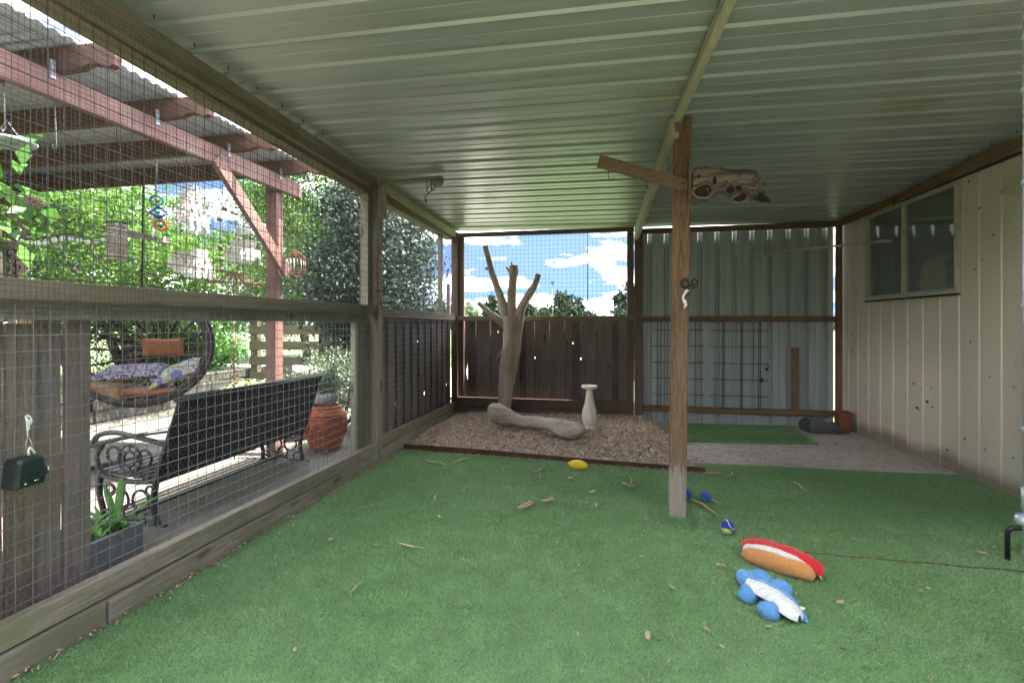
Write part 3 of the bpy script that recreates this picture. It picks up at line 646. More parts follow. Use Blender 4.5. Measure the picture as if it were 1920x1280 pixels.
part('clip', MB().ell((1.79, 6.30, .53), (.018, .012, .03), 8, 6).tube([(1.79, 6.30, .55), (1.775, 6.30, .60), (1.79, 6.30, .63)], .004, 5), 'rod', t, bevel=0)
part('clip', MB().ell((1.85, 6.30, .66), (.02, .012, .016), 8, 6).tube([(1.85, 6.30, .675), (1.88, 6.30, .70), (1.87, 6.30, .72)], .004, 5), 'rod', t, bevel=0)
# ================================================================ SHED WITH CREAM WALL
sh = thing('shed', 'cream steel shed wall with a two pane window, closing the right side', 'shed', (2.7, 4.0, 0))
def wx(y): return 2.672 + .028 * (6.38 - y)
WY0, WY1, WZ0, WZ1 = 4.50, 5.80, 1.47, 2.30
def clad_part(y0, y1, z0, z1, nr=1, par=sh, per=None):
    per = per or (y1 - y0) / nr
    prof = []; u = 0
    for k in range(nr): prof += [(u, 0), (u + per - .034, 0), (u + per - .026, .009), (u + per - .012, .009), (u + per - .004, 0)]; u += per
    prof.append((y1 - y0, 0))
    sheet_part('wall_sheet', prof, lambda u, v: (wx(y0 + u) + v, y0 + u, z0), lambda u, v: (wx(y0 + u) + v, y0 + u, z1), 'clad', par)
clad_part(WY1, 6.42, -.05, rz(2.7, 6.4) + .006, 3)
for a, b in ((4.5, 5.15), (5.15, 5.8)): clad_part(a, b, -.05, WZ0, 3); clad_part(a, b, WZ1, rz(2.7, b) + .006, 3)
for k in range(5): clad_part(4.5 - .82 * (k + 1), 4.5 - .82 * k, -.05, rz(2.7, 4.5 - .82 * k) + .006, 4)
part('top_rail', rail_x(MB(), 1.9, 6.29, 2.615, 2.66, 2.375, 2.435, -.045), 'pine_y', sh)
def wbox(y0, y1, x0, x1, z0, z1):
    m = MB(); a, b = wx(y0), wx(y1)
    m.add([(a + x0, y0, z0), (a + x1, y0, z0), (b + x1, y1, z0), (b + x0, y1, z0), (a + x0, y0, z1), (a + x1, y0, z1), (b + x1, y1, z1), (b + x0, y1, z1)], [(0, 3, 2, 1), (4, 5, 6, 7), (0, 1, 5, 4), (1, 2, 6, 5), (2, 3, 7, 6), (3, 0, 4, 7)]); return m
win = part('window', wbox(WY0 - .02, WY1 + .02, -.022, .03, WZ0 - .028, WZ0), 'cream', sh)
for nm, a in (('frame', (WY0 - .02, WY1 + .02, -.02, .03, WZ1 + .001, WZ1 + .026)), ('frame', (WY0 - .02, WY0 + .012, -.021, .03, WZ0 + .001, WZ1)), ('frame', (WY1 - .012, WY1 + .02, -.021, .03, WZ0 + .001, WZ1)), ('frame', (5.165, 5.195, -.019, .03, WZ0 + .001, WZ1))):
    part(nm, wbox(*a), 'cream', win, bevel=.002)
part('track', wbox(WY0 + .013, WY1 - .013, -.008, .02, WZ0 + .001, WZ0 + .02), 'galv', win, bevel=0)
part('pane', wbox(WY0 + .014, 5.163, .004, .008, WZ0 + .02, WZ1 - .001), 'glass', win, bevel=0)
part('pane', wbox(5.197, WY1 - .014, .014, .018, WZ0 + .02, WZ1 - .001), 'glass', win, bevel=0)
part('flashing', wbox(WY0 - .03, WY1 + .03, -.026, .0, WZ0 - .042, WZ0 - .03), 'black', win, bevel=0)
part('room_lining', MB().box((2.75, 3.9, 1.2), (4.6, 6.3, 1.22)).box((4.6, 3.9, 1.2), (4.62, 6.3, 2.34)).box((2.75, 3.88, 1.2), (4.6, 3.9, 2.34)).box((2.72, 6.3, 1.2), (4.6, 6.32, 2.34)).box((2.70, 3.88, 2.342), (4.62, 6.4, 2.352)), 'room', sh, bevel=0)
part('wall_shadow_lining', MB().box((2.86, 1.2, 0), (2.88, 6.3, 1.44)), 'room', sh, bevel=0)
mb = MB(); hd = [(0, 0), (.30, 0), (.30, .24), (.26, .31), (.20, .34), (.10, .34), (.03, .31), (0, .24)]
mb.add([(2.86, 4.93 + y, 1.44 + z) for y, z in hd] + [(2.90, 4.93 + y, 1.44 + z) for y, z in hd], [tuple(range(8)), tuple(range(15, 7, -1))] + [(i, i + 8, (i + 1) % 8 + 8, (i + 1) % 8) for i in range(8)])
solo('storage_tub', mb, M['cardboard'], 'orange-brown round-topped board standing inside the shed behind the right window pane', 'board', bevel=.006)
solo('cloth_pile', MB().ell((2.96, 5.08, 1.80), (.05, .10, .05), 12, 8), M['greything'], 'rounded grey cloth above the orange-brown board inside the shed window', 'cloth')
solo('toy_case', MB().box((2.88, 5.29, 1.45), (2.95, 5.42, 1.56)).ell((2.915, 5.355, 1.575), (.03, .045, .03), 10, 6), M['redthing'], 'small red case on the sill inside the shed window', 'case')
solo('shed_shelf', MB().box((2.62, 3.1, 2.08), (2.765, 3.93, 2.092)).box((2.62, 3.1, 2.092), (2.63, 3.93, 2.112)), M['cream'], 'cream metal hood sticking out of the shed wall at the right edge', 'hood', bevel=.002)
for px, py, a, b in ((1717, 764, 5, 2.5), (1735, 752, 6, 2), (1744, 763, 5, 1.2), (1755, 843, 1.5, 2.5), (1771, 843, 2.5, 2), (1601, 628, 2, 3), (1634, 700, 1.2, 2), (1725, 728, 1.6, 1.6), (1802, 822, 2, 2.5), (1838, 842, 1.6, 1.6), (1697, 742, 1.4, 1.6), (1663, 788, 1.4, 1.4), (1888, 857, 2, 1.4), (1812, 640, 1.2, 3), (1846, 705, 1.6, 1.6), (1733, 575, 1.4, 1.8)):
    p = onX(px, py, 2.70); p.x = wx(p.y) - .001; part('mud_mark', MB().ell(p, (.0015, a * .0045, b * .0045), 7, 5), 'soil', sh, bevel=0)
# ================================================================ ROOF
rf = thing('enclosure_roof', 'pale corrugated steel roof over the enclosure, seen from below, with stains near the left', 'roof', (0, 3.5, 2.4))
PER = .2135
y = 6.36; k = 0
while y > 1.4:
    nr = 4; y0 = y - PER * nr
    prof = ribbed(1, PER, .150, .014, .012, nr, minor=1); prof.append((prof[-1][0] + .03, 0))
    lift = .0035 * (k % 2); sk = .0
    sheet_part('roof_sheet', prof, lambda u, v, y0=y0, l=lift: (-2.20, y0 + u, rz(-2.2, y0 + u) + v + l + .012), lambda u, v, y0=y0, l=lift: (2.87, y0 + u, rz(2.87, y0 + u) + v + l + .012), 'roof', rf)
    y = y0; k += 1
mb = MB()
for k in range(22):
    yy = 6.36 - PER * (k + .37)
    for xx in (-1.99 + .05, .46, 2.58): q_ = Vector((xx, yy, rz(xx, yy) + .010)); mb.tube([q_, q_ - Vector((random.uniform(-.002, .002), 0, .016))], .0028, 5)
o = part('screw_tips', mb, 'rust', rf, bevel=0); o['kind'] = 'stuff'
mb = MB(); mb.beam((.50, 1.38, rz(.5, 1.38) - .02), (.415, 3.12, rz(.41, 3.12) - .025), .045, .05)
part('batten', mb, 'raw_y', rf)
mb = MB(); mb.beam((.405, 3.16, rz(.4, 3.16) - .062), (.345, 6.27, rz(.35, 6.27) - .095), .05, .13, h2=.155)
part('centre_beam', mb, 'raw_y', rf)
# ================================================================ POSTS AND THEIR TIMBER ARMS
sp_ = thing('support_post', 'square brown timber post in the middle of the turf holding up the roof', 'post', (.415, 3.2, gz(.4, 3.2)))
def skewbox(x, y, w_, z0, z1, dx, rot):
    m = MB(); c, s = math.cos(rot), math.sin(rot); vs = []
    for z, ox in ((z0, 0), (z1 * .5, dx * .5), (z1, dx)):
        for a, b in ((-1, -1), (1, -1), (1, 1), (-1, 1)): vs.append((x + ox + (a * c - b * s) * w_ / 2, y + (a * s + b * c) * w_ / 2, z))
    return m.add(vs, [(3, 2, 1, 0), (8, 9, 10, 11)] + [(k * 4 + i, k * 4 + (i + 1) % 4, (k + 1) * 4 + (i + 1) % 4, (k + 1) * 4 + i) for k in range(2) for i in range(4)])
part('post', skewbox(.425, 3.235, .102, -.05, rz(.4, 3.2) - .002, .035, R(-3)), 'post_z', sp_, bevel=.005)
a = onY(1122, 305, 3.10); b = onY(1290, 349, 3.168); a.y = 3.07
mb = MB().beam(a, b, .022, .078)
arm = part('arm', mb, 'pine_x', sp_)
for px, py in ((1263, 340), (1263, 351), (1281, 344), (1281, 355)):
    p = onY(px, py, 3.147); part('screw', MB().tube([p, p + Vector((0, -.006, 0))], .005, 8), 'black', arm, bevel=0)
part('end_block', MB().beam((.43, 3.165, 2.38), (.43, 3.165, 2.455), .05, .022, (0, 1, 0)), 'dark_z', sp_)
def hook(p, h, label, r=.0022):
    p = Vector(p); pts = [p, p + Vector((0, 0, -h * .6))] + [p + Vector((h * .22 * (1 - math.cos(t)), 0, -h * .6 - h * .3 * math.sin(t))) for t in np.linspace(.3, PI * .95, 7)]
    solo('wire_hook', MB().tube(pts, r, 6), M['black'], label, 'hook', 'small wire hooks below the roof', base=p)
p = onY(1141, 318, 3.09); hook(p, .075, 'thin wire hook hanging from the free left end of the timber arm')
p = onY(1212, 340, 3.11); hook(p, .05, 'small wire hook under the middle of the timber arm')
p = onY(1300, 372, 3.2); hook((p.x, 3.2, p.z), .04, 'small wire hook on the right side of the roof post below the hollow log')
# ================================================================ THINGS INSIDE THE ENCLOSURE
from mathutils import noise as mnoise
def rough(mb, amp, sc, seed=0, amp2=0, sc2=0):
    out_ = []
    for x, y, z in mb.v:
        v = Vector((x, y, z)); d = mnoise.noise_vector(v * sc + Vector((seed, 0, 0))) * amp
        if amp2: d += mnoise.noise_vector(v * sc2 + Vector((0, seed, 0))) * amp2
        out_.append(tuple(v + d))
    mb.v = out_; return mb
def spline(pts, k=5):
    """Catmull-Rom through (Vector, radius)"""
    P = [Vector((*p[0], p[1])) for p in pts]; P = [P[0] * 2 - P[1]] + P + [P[-1] * 2 - P[-2]]; o = []
    for i in range(1, len(P) - 2):
        for j in range(k):
            t = j / k; a, b, c, d = P[i - 1:i + 3]
            o.append(.5 * ((2 * b) + (c - a) * t + (2 * a - 5 * b + 4 * c - d) * t * t + (3 * b - a - 3 * c + d) * t ** 3))
    o.append(P[-2]); return [v.xyz for v in o], [v.w for v in o]
def limb(mb, pts, n=12, k=5, cap=True):
    p, r = spline(pts, k); return mb.tube(p, r, n, cap=cap)
# dead tree
dt = thing('dead_tree', 'bare pale dead tree trunk with four cut limbs standing in the bark mulch', 'dead tree', (-1.36, 6.0, 0))
def tp(px, py, rp, Y=6.0): return (onY(px, py, Y), rp * .00665)
mb = MB(); limb(mb, [tp(945, 795, 13.5), tp(946, 765, 12.6), tp(949.5, 705, 14.6), tp(954.7, 661, 14), tp(959, 626, 15.5), tp(960, 605, 17), tp(959, 592, 15)], 18)
limb(mb, [tp(963, 720, 2), tp(965, 700, 4), tp(970, 654, 6.5, 5.98), tp(973.6, 612, 7, 5.98), tp(979, 588, 5.5, 5.98), tp(983, 575, 3, 5.98)], 10)
part('trunk', rough(mb, .012, 9, 1, .004, 40), 'deadwood', dt, bevel=0)
for pts in ([(952, 608, 8), (946, 582, 9), (937.5, 554, 7.5), (925.5, 520, 6.5), (918.6, 496, 5.5), (910, 461, 5)],
            [(960, 605, 10), (959, 568, 9), (961, 533, 8), (963.3, 509, 8.8), (963.6, 497, 8.2)],
            [(966, 600, 9), (980.5, 571, 8), (994, 549, 7.5), (1004.5, 530, 6), (1010, 513.5, 5)],
            [(952, 614, 8), (932, 597, 6.5), (915, 583, 5), (896, 567, 4.5)]):
    mb = MB(); limb(mb, [tp(a, b, c, 6.0 - .012 * i) for i, (a, b, c) in enumerate(pts)], 12)
    if pts[0][0] == 952 and pts[0][1] == 608: limb(mb, [tp(922, 507, 4), tp(916, 503, 3.2), tp(910, 505, 2.5)], 8)
    if pts[0][0] == 960: limb(mb, [tp(957, 510, 3.5), tp(951, 503, 2.2), tp(949, 500, 1.6)], 8); limb(mb, [tp(961, 498, 2.4), tp(958.5, 491, 1.5)], 6)
    part('limb', rough(mb, .007, 14, 3, .003, 45), 'deadwood', dt, bevel=0)
mb = MB(); limb(mb, [tp(943, 655, 1.2, 5.93), tp(935, 667, .8, 5.9), tp(927, 676, .5, 5.88)], 5); limb(mb, [tp(941, 656, .8, 5.9), tp(929, 674, .5, 5.87)], 5)
part('twig', mb, 'deadwood', dt, bevel=0)
# fallen log
mb = MB(); A = Vector((-1.25, 5.34, .0)); B = Vector((-.30, 4.96, .0)); prof = [(-.012, .20, .085), (0, .205, .13), (.05, .20, .128), (.15, .17, .108), (.28, .14, .085), (.42, .13, .076), (.55, .135, .078), (.68, .135, .088), (.8, .125, .105), (.92, .105, .105), (1.0, .095, .098), (1.03, .07, .06)]
pts = [(A.lerp(B, t) + Vector((0, .05 * math.sin(3 * t), zc * .92 + .02)), r * .88) for t, zc, r in prof]
limb(mb, pts, 22, 4); rough(mb, .024, 6, 5, .012, 22)
mb.v = [(x, y, max(z, .03)) for x, y, z in mb.v]
solo('fallen_log', mb, M['driftwood'], 'thick bleached log lying on the bark mulch in front of the dead tree', 'log')
# pedestal
px_, py_ = -.2, 5.46; z0 = bedz(px_, py_) - .015
pd = thing('pedestal', 'small cream pedestal with a spiral fluted stem standing behind the right end of the log', 'pedestal', (px_, py_, z0))
mb = MB().lathe((px_, py_, z0), [(.075, 0), (.078, .02), (.066, .035), (.05, .05), (.046, .06)], 28); part('foot', mb, 'plaster', pd, bevel=0)
mb = MB().lathe((px_, py_, z0), [(.046, .06), (.060, .085), (.070, .12), (.074, .16), (.070, .21), (.058, .26), (.046, .31), (.038, .36), (.033, .40), (.030, .42)], 48, twist=26, lobes=7, amp=.17); part('fluted_stem', mb, 'plaster', pd, bevel=0)
mb = MB().lathe((px_, py_, z0), [(.033, .418), (.038, .425), (.033, .435), (.036, .445), (.06, .455), (.082, .462), (.088, .47), (.088, .487), (.082, .493), (.066, .494), (.06, .486), (.0, .486)], 32, cap=False); part('dish', mb, 'plaster', pd, bevel=0)
# bed edging
mb = MB(); e0 = Vector((-2.0, 4.565, .0)); e1 = Vector((.77, 4.20, 0)); n = 14; vs = []
for i in range(n + 1):
    t = i / n; p = e0.lerp(e1, t); zt = gz(p.x, p.y) + .052 - .012 * t + .003 * math.sin(7 * t); wv = .01 * math.sin(5 * t)
    for dy, zz in ((-.006, -.03), (-.006, zt), (.006, zt), (.006, -.03)): vs.append((p.x, p.y + dy + wv, zz))
mb.add(vs, [(i * 4 + j, i * 4 + (j + 1) % 4, (i + 1) * 4 + (j + 1) % 4, (i + 1) * 4 + j) for i in range(n) for j in range(4)] + [(3, 2, 1, 0), (n * 4, n * 4 + 1, n * 4 + 2, n * 4 + 3)])
solo('garden_edging', mb, M['edge'], 'long low rust-brown strip edging the bark mulch along the green turf', 'edging')
# green mat on the concrete
q = [(.76, 5.31), (2.055, 5.37), (2.04, 6.26), (.72, 6.26)]; mb = MB()
mb.add([(x, y, gz(x, y) - .003) for x, y in q] + [(x, y, gz(x, y) + .012) for x, y in q], [(3, 2, 1, 0), (4, 5, 6, 7)] + [(i, (i + 1) % 4, (i + 1) % 4 + 4, i + 4) for i in range(4)])
gm = thing('turf_mat', 'dark green rectangular turf mat lying on the concrete by the steel wall', 'mat', (1.4, 5.8, 0))
part('backing', mb, 'turfbase', gm, bevel=0)
def region_mat(n): 
    x = .74 + 1.31 * RNG.random(n); y = 5.32 + .94 * RNG.random(n); k = (y > 5.315 + .046 * (x - .76)) & (x < 2.05); return np.column_stack([x, y])[k]
o = blades('pile', 34000, region_mat, .014, lambda x, y: gz(x, y) + .012, .0016); o.parent = gm; o.data.transform(Matrix.Translation((-1.4, -5.8, 0))); o['kind'] = 'stuff'
# dark lid-shaped tray and square pot in the corner
mb = MB(); a = onG(1517, 812); b = onG(1573, 812); y1 = min(6.28, a.y + .26); zz = gz(2.3, 6.1)
lo = [(a.x, a.y), (b.x - .01, a.y - .01), (b.x - .01, y1), (a.x - .02, y1)]; mid = [(x + (1.5 if i in (0, 3) else -.3) * .03 * 0, y) for i, (x, y) in enumerate(lo)]
def ringz(l, z, ins): cx_ = sum(p[0] for p in l) / 4; cy_ = sum(p[1] for p in l) / 4; return [(cx_ + (x - cx_) * ins, cy_ + (y - cy_) * ins, z) for x, y in l]
vs = ringz(lo, zz, .93) + ringz(lo, zz + .055, 1.0) + ringz(lo, zz + .07, 1.0) + ringz(lo, zz + .125, .82)
mb.add(vs, [(3, 2, 1, 0), (12, 13, 14, 15)] + [(k * 4 + i, k * 4 + (i + 1) % 4, (k + 1) * 4 + (i + 1) % 4, (k + 1) * 4 + i) for k in range(3) for i in range(4)])
solo('plastic_tub', mb, M['greybox'], 'low dark green plastic tub with sloping lid on the concrete in the far right corner', 'tub', bevel=.008)
a = onG(1576, 812); mb = MB(); cx_, cy_ = a.x + .045, a.y + .06; s0, s1 = .048, .068
vs = [(cx_ + sx * s, cy_ + sy * s, z) for z, s in ((zz, s0), (zz + .19, s1 * .96), (zz + .19, s1 + .006), (zz + .235, s1 + .008), (zz + .235, s1 - .008), (zz + .05, s0 - .01)) for sx, sy in ((-1, -1), (1, -1), (1, 1), (-1, 1))]
mb.add(vs, [(3, 2, 1, 0), (20, 21, 22, 23)] + [(k * 4 + i, k * 4 + (i + 1) % 4, (k + 1) * 4 + (i + 1) % 4, (k + 1) * 4 + i) for k in range(5) for i in range(4)])
solo('square_pot', mb, M['terradk'], 'tall square terracotta pot in the far right corner between tub and cream wall', 'pot', bevel=.003)
# perch
pp = thing('perch_branch', 'thin bare branch hung across the far right corner in front of the shed window', 'perch', (2.1, 5.8, 1.98))
pts = []
for i, (px, py, r, Y) in enumerate(((1406, 480, .009, 6.22), (1436, 478, .013, 6.12), (1465, 473, .014, 6.0), (1500, 466, .013, 5.88), (1540, 463, .014, 5.74), (1580, 460, .013, 5.60), (1620, 456, .013, 5.46), (1650, 452, .015, 5.36), (1674, 452, .016, 5.28))): pts.append((onY(px, py, Y), r))
part('branch', rough(limb(MB(), pts, 9, 3), .006, 16, 2), 'deadwood', pp, bevel=0)
p = onY(1436, 478, 6.12); part('wire', MB().tube([p + Vector((0, 0, -.02)), p + Vector((.02, .08, .15)), (p.x + .07, 6.31, 2.35)], .0022, 5).ring(p, .017, .0022, (1, -.5, 0), 10, 5), 'black', pp, bevel=0)
# hollow log on the post
hl = thing('hollow_log', 'grey hollow log with dark knot holes mounted on the right side of the roof post', 'log', (.7, 3.2, 2.07))
def hp(px, py, rp, Y=3.2): return (onY(px, py, Y), rp * .0034)
mb = MB(); limb(mb, [hp(1297, 344, 26), hp(1310, 344, 27), hp(1330, 342, 25), hp(1352, 340, 22), hp(1372, 342, 24), hp(1392, 344, 26), hp(1402, 346, 24), hp(1412, 352, 17), hp(1424, 356, 11), hp(1431, 358, 6)], 22, 4)
limb(mb, [hp(1400, 358, 12), hp(1415, 366, 10), hp(1428, 372, 6), hp(1443, 377, 2)], 10, 4)
limb(mb, [hp(1322, 352, 18, 3.16), hp(1317, 361, 16, 3.13), hp(1313, 367, 13.5, 3.11)], 14, 3, cap=True)
limb(mb, [hp(1376, 352, 14, 3.16), hp(1380, 364, 11, 3.12), hp(1382, 371, 10, 3.10)], 12, 3)
part('trunk', rough(mb, .022, 11, 8, .007, 40), 'hollow', hl, bevel=0)
mb = MB(); cd = (onY(1313, 366, 3.10) - onY(1322, 352, 3.16)).normalized(); c0 = onY(1313.5, 362, 3.085)
for px, py, rx, rz_, Y in ((1318, 359, 15, 10, 3.085), (1370, 356, 7, 6, 3.095), (1384, 354, 4.5, 5, 3.095), (1388, 372, 12, 7, 3.075), (1340, 339, 3, 7, 3.115), (1311, 331, 1.6, 3.5, 3.115)):
    c = onY(px, py, Y); mb = MB(); mb.ell(c, (rx * .0034, .018, rz_ * .0034), 14, 8, Matrix.Rotation(R(-25 if rx > 9 else 0), 3, 'Y')); part('knot_hole', mb, 'hole', hl, bevel=0)
mb = MB()
for px, py, rx, rz_, Y, t in ((1318, 360, 17, 12, 3.083, .009), (1388, 372, 13.5, 8.5, 3.07, .008)):
    part('rim', rough(MB().ring(onY(px, py, Y), 1.0 * .0034, t, (0, 1, -.35), 18, 7, rx, rz_), .01, 14, 3), 'hollow', hl, bevel=0)
part('back_plate', MB().box((.482, 3.13, 1.955), (.499, 3.26, 2.24)), 'pine_z', hl)
mb = MB(); limb(mb, [hp(1421, 368, 8, 3.17), hp(1431, 373, 6, 3.165), hp(1444, 378, 2, 3.16)], 8, 3); part('spike', mb, 'hole', hl, 'dark broken spike at the free end', bevel=0)
# scissors and cloth strip on the post
sc_ = thing('scissors', 'black handled scissors hanging on a nail on the right edge of the roof post', 'scissors', tuple(onY(1293, 535, 3.17)))
q = lambda px, py, Y=3.17: onY(px, py, Y)
part('handle', MB().ring(q(1284, 531), .0245, .007, (0, 1, 0), 22, 8, .85, 1), 'black', sc_, bevel=0)
part('handle', MB().ring(q(1302, 531, 3.17), .020, .005, (.3, 1, .1), 22, 8, .8, 1.15, rot=0).ring(q(1299, 536, 3.165), .014, .004, (0, 1, 0), 18, 8), 'black', sc_, bevel=0)
part('blade', MB().beam(q(1290, 541), q(1284, 561), .006, .010, (0, 1, 0)).beam(q(1292, 534), q(1291, 553), .005, .010, (0, 1, 0)), 'black', sc_, bevel=0)
part('nail', MB().tube([q(1288, 519, 3.19), q(1288, 519, 3.15)], .003, 6), 'steel', sc_, bevel=0)
mb = MB(); pp_ = [(1289, 543, .0115), (1284, 550, .009), (1281, 558, .008), (1284, 566, .0095), (1286, 572, .011), (1282, 577, .006)]; limb(mb, [(q(a, b, 3.155), c) for a, b, c in pp_], 7, 3)
solo('cloth_strip', rough(mb, .004, 60), M['white'], 'crumpled white strip tied below the black scissors on the roof post', 'strip')
# balls
def ball(px, py, r, m, m2, label, rot, grp=True):
    p = onG(px, py, r + .012); t = thing('toy_ball', label, 'ball', tuple(p - Vector((0, 0, r))), 'toy balls on the turf')
    fuzz(t, part('cover', MB().ell(p, (r, r, r), 24, 16), m, t, bevel=0), 3500, .003)
    mb = MB(); pts = []
    for i in range(48):
        a = 2 * PI * i / 48; v = Vector((math.cos(a) * .8 + .2 * math.cos(3 * a), math.sin(a) * .8 - .2 * math.sin(3 * a), .75 * math.sin(2 * a))).normalized() * r * 1.0; v = Matrix.Rotation(rot, 3, 'X') @ v; pts.append(p + v)
    part('seam', mb.tube(pts, r * .055, 6, closed=True), m2, t, bevel=0); return t, p, r
ball(1287, 926, .034, 'blueball', 'aqua', 'plain blue ball half hidden behind the foot of the roof post', .4)
ball(1323, 931, .034, 'blueball', 'aqua', 'bright blue ball with a stick behind it, just right of the roof post', 1.2)
t, p, r = ball(1364, 987, .0365, 'darkblue', 'white', 'navy and lime green ball nearest the hot dog toy', 2.0)
part('panel', MB().ell(p + Vector((-.004, -.006, -.010)), (r * .86, r * .9, r * .80), 18, 12), 'lime', t, 'lime green lower panel', bevel=0)
# yellow oval toy
p = onG(1084, 871, .035); solo('oval_toy', MB().ell(p, (.086, .042, .040), 26, 16, Matrix.Rotation(R(-12), 3, 'Z'), 1.0), M['yellow'], 'smooth yellow oval toy lying against the rusty garden edging', 'toy')
# hot dog toy
a = onG(1397, 1035, .03); b = onG(1532, 1078, .03); ax = (b - a).normalized(); pr = Vector((ax.y, -ax.x, 0)); L = (b - a).length
hd_ = thing('hot_dog_toy', 'plush hot dog toy with red sausage, white stripe and tan bun lying on the turf', 'plush toy', tuple((a + b) / 2 - Vector((0, 0, .04))))
def along(t, off, z): return a + ax * L * t + pr * off + Vector((0, 0, z - .03))
def gg(t): p_ = a + ax * L * t; return turfz(p_.x, p_.y) + .008
mb = MB(); limb(mb, [(along(t, .018 + .010 * math.sin(PI * t), r + .0), r) for t, r in ((.01, .012), (.05, .028), (.15, .039), (.35, .046), (.6, .048), (.8, .044), (.9, .034), (.97, .015))], 18, 4)
fuzz(hd_, part('bun', rough(mb, .006, 22, 1, .002, 70), 'bun', hd_, bevel=0), 9000, .0035)
mb = MB(); limb(mb, [(along(t, -.020 + .010 * math.sin(PI * t), z + .006), r * 1.08) for t, z, r in ((-.035, .045, .014), (0, .052, .028), (.12, .066, .033), (.35, .075, .034), (.6, .074, .035), (.82, .060, .036), (.95, .045, .034), (1.03, .038, .026), (1.065, .036, .012))], 18, 4)
fuzz(hd_, part('sausage', rough(mb, .008, 18, 2, .002, 70), 'plushred', hd_, bevel=0), 9000, .0035)
mb = MB(); limb(mb, [(along(t, off, z), r) for t, off, z, r in ((.0, .010, .052, .008), (.06, .016, .066, .014), (.2, .024, .082, .017), (.4, .028, .089, .018), (.62, .030, .088, .018), (.8, .026, .074, .016), (.9, .016, .055, .012), (.985, -.002, .036, .006))], 12, 4)
fuzz(hd_, part('stripe', rough(mb, .003, 30, 3), 'plushwhite', hd_, bevel=0), 4000, .003)
mb = MB(); mb.tube([along(.02 + .9 * i / 60, -.016 + .009 * math.sin(i * .9), .104 - .02 * abs(i / 30 - 1) ** 2 - .004) for i in range(61)], .0016, 5); part('stitching', mb, 'stitch', hd_, bevel=0)
# lizard-like plush
lz = thing('blue_plush_toy', 'sky blue plush animal lying belly up with four round feet and a ribbed white belly', 'plush toy', tuple(onG(1450, 1115, .01)))
def lp(px, py, z=.03): return onG(px, py, z)
mb = MB(); limb(mb, [(lp(1384, 1078, .030), .012), (lp(1394, 1081, .034), .034), (lp(1410, 1095, .034), .036), (lp(1428, 1105, .030), .042), (lp(1450, 1117, .030), .042), (lp(1472, 1131, .026), .038), (lp(1490, 1146, .020), .030), (lp(1505, 1158, .016), .014), (lp(1515, 1166, .012), .005)], 18, 4)
fuzz(lz, part('body', rough(mb, .006, 24, 5, .002, 70), 'plushblue', lz, bevel=0), 9000, .0035)
for px, py, rx, ry, rot in ((1424, 1082, .054, .034, -20), (1402, 1113, .038, .036, 0), (1464, 1102, .044, .040, -30), (1441, 1143, .039, .037, 0)):
    fuzz(lz, part('foot', rough(MB().ell(lp(px, py, .032), (rx, ry, .032), 18, 12, Matrix.Rotation(R(rot), 3, 'Z')), .007, 26, px, .002, 80), 'plushblue', lz, bevel=0), 4500, .0035)
mb = MB(); ctl = [((1401, 1093), .012), ((1413, 1099), .026), ((1427, 1105), .037), ((1445, 1115), .036), ((1460, 1124), .033), ((1478, 1137), .034), ((1492, 1148), .024), ((1500, 1154), .006)]
P_, W_ = spline([(lp(x, y, .052), w_ * 1.12) for (x, y), w_ in ctl], 10); pts = []; 
for i, (c, w_) in enumerate(zip(P_, W_)): pts.append(c)
prev = None; vs = []; nr = 10
for i, (c, w_) in enumerate(zip(P_, W_)):
    d = (P_[min(i + 1, len(P_) - 1)] - P_[max(i - 1, 0)]).normalized(); s_ = Vector((d.y, -d.x, 0)).normalized(); rib = .0022 * (1 if (i // 2) % 2 else -1); tl = max(0, (i / len(P_) - .5) * .05)
    for j in range(nr): th = PI * j / (nr - 1); vs.append(c + s_ * math.cos(th) * w_ * 1.25 + Vector((0, 0, math.sin(th) * (.024 + rib) - tl)))
mb.add(vs, [(i * nr + j, i * nr + j + 1, (i + 1) * nr + j + 1, (i + 1) * nr + j) for i in range(len(P_) - 1) for j in range(nr - 1)], True)
part('belly', rough(mb, .002, 12, 2), 'plushwhite', lz, bevel=0)
c = lp(1498, 1139, .035); part('label_tag', MB().beam(c + Vector((-.014, .012, 0)), c + Vector((.016, -.012, .004)), .022, .003), 'white', lz, bevel=0)
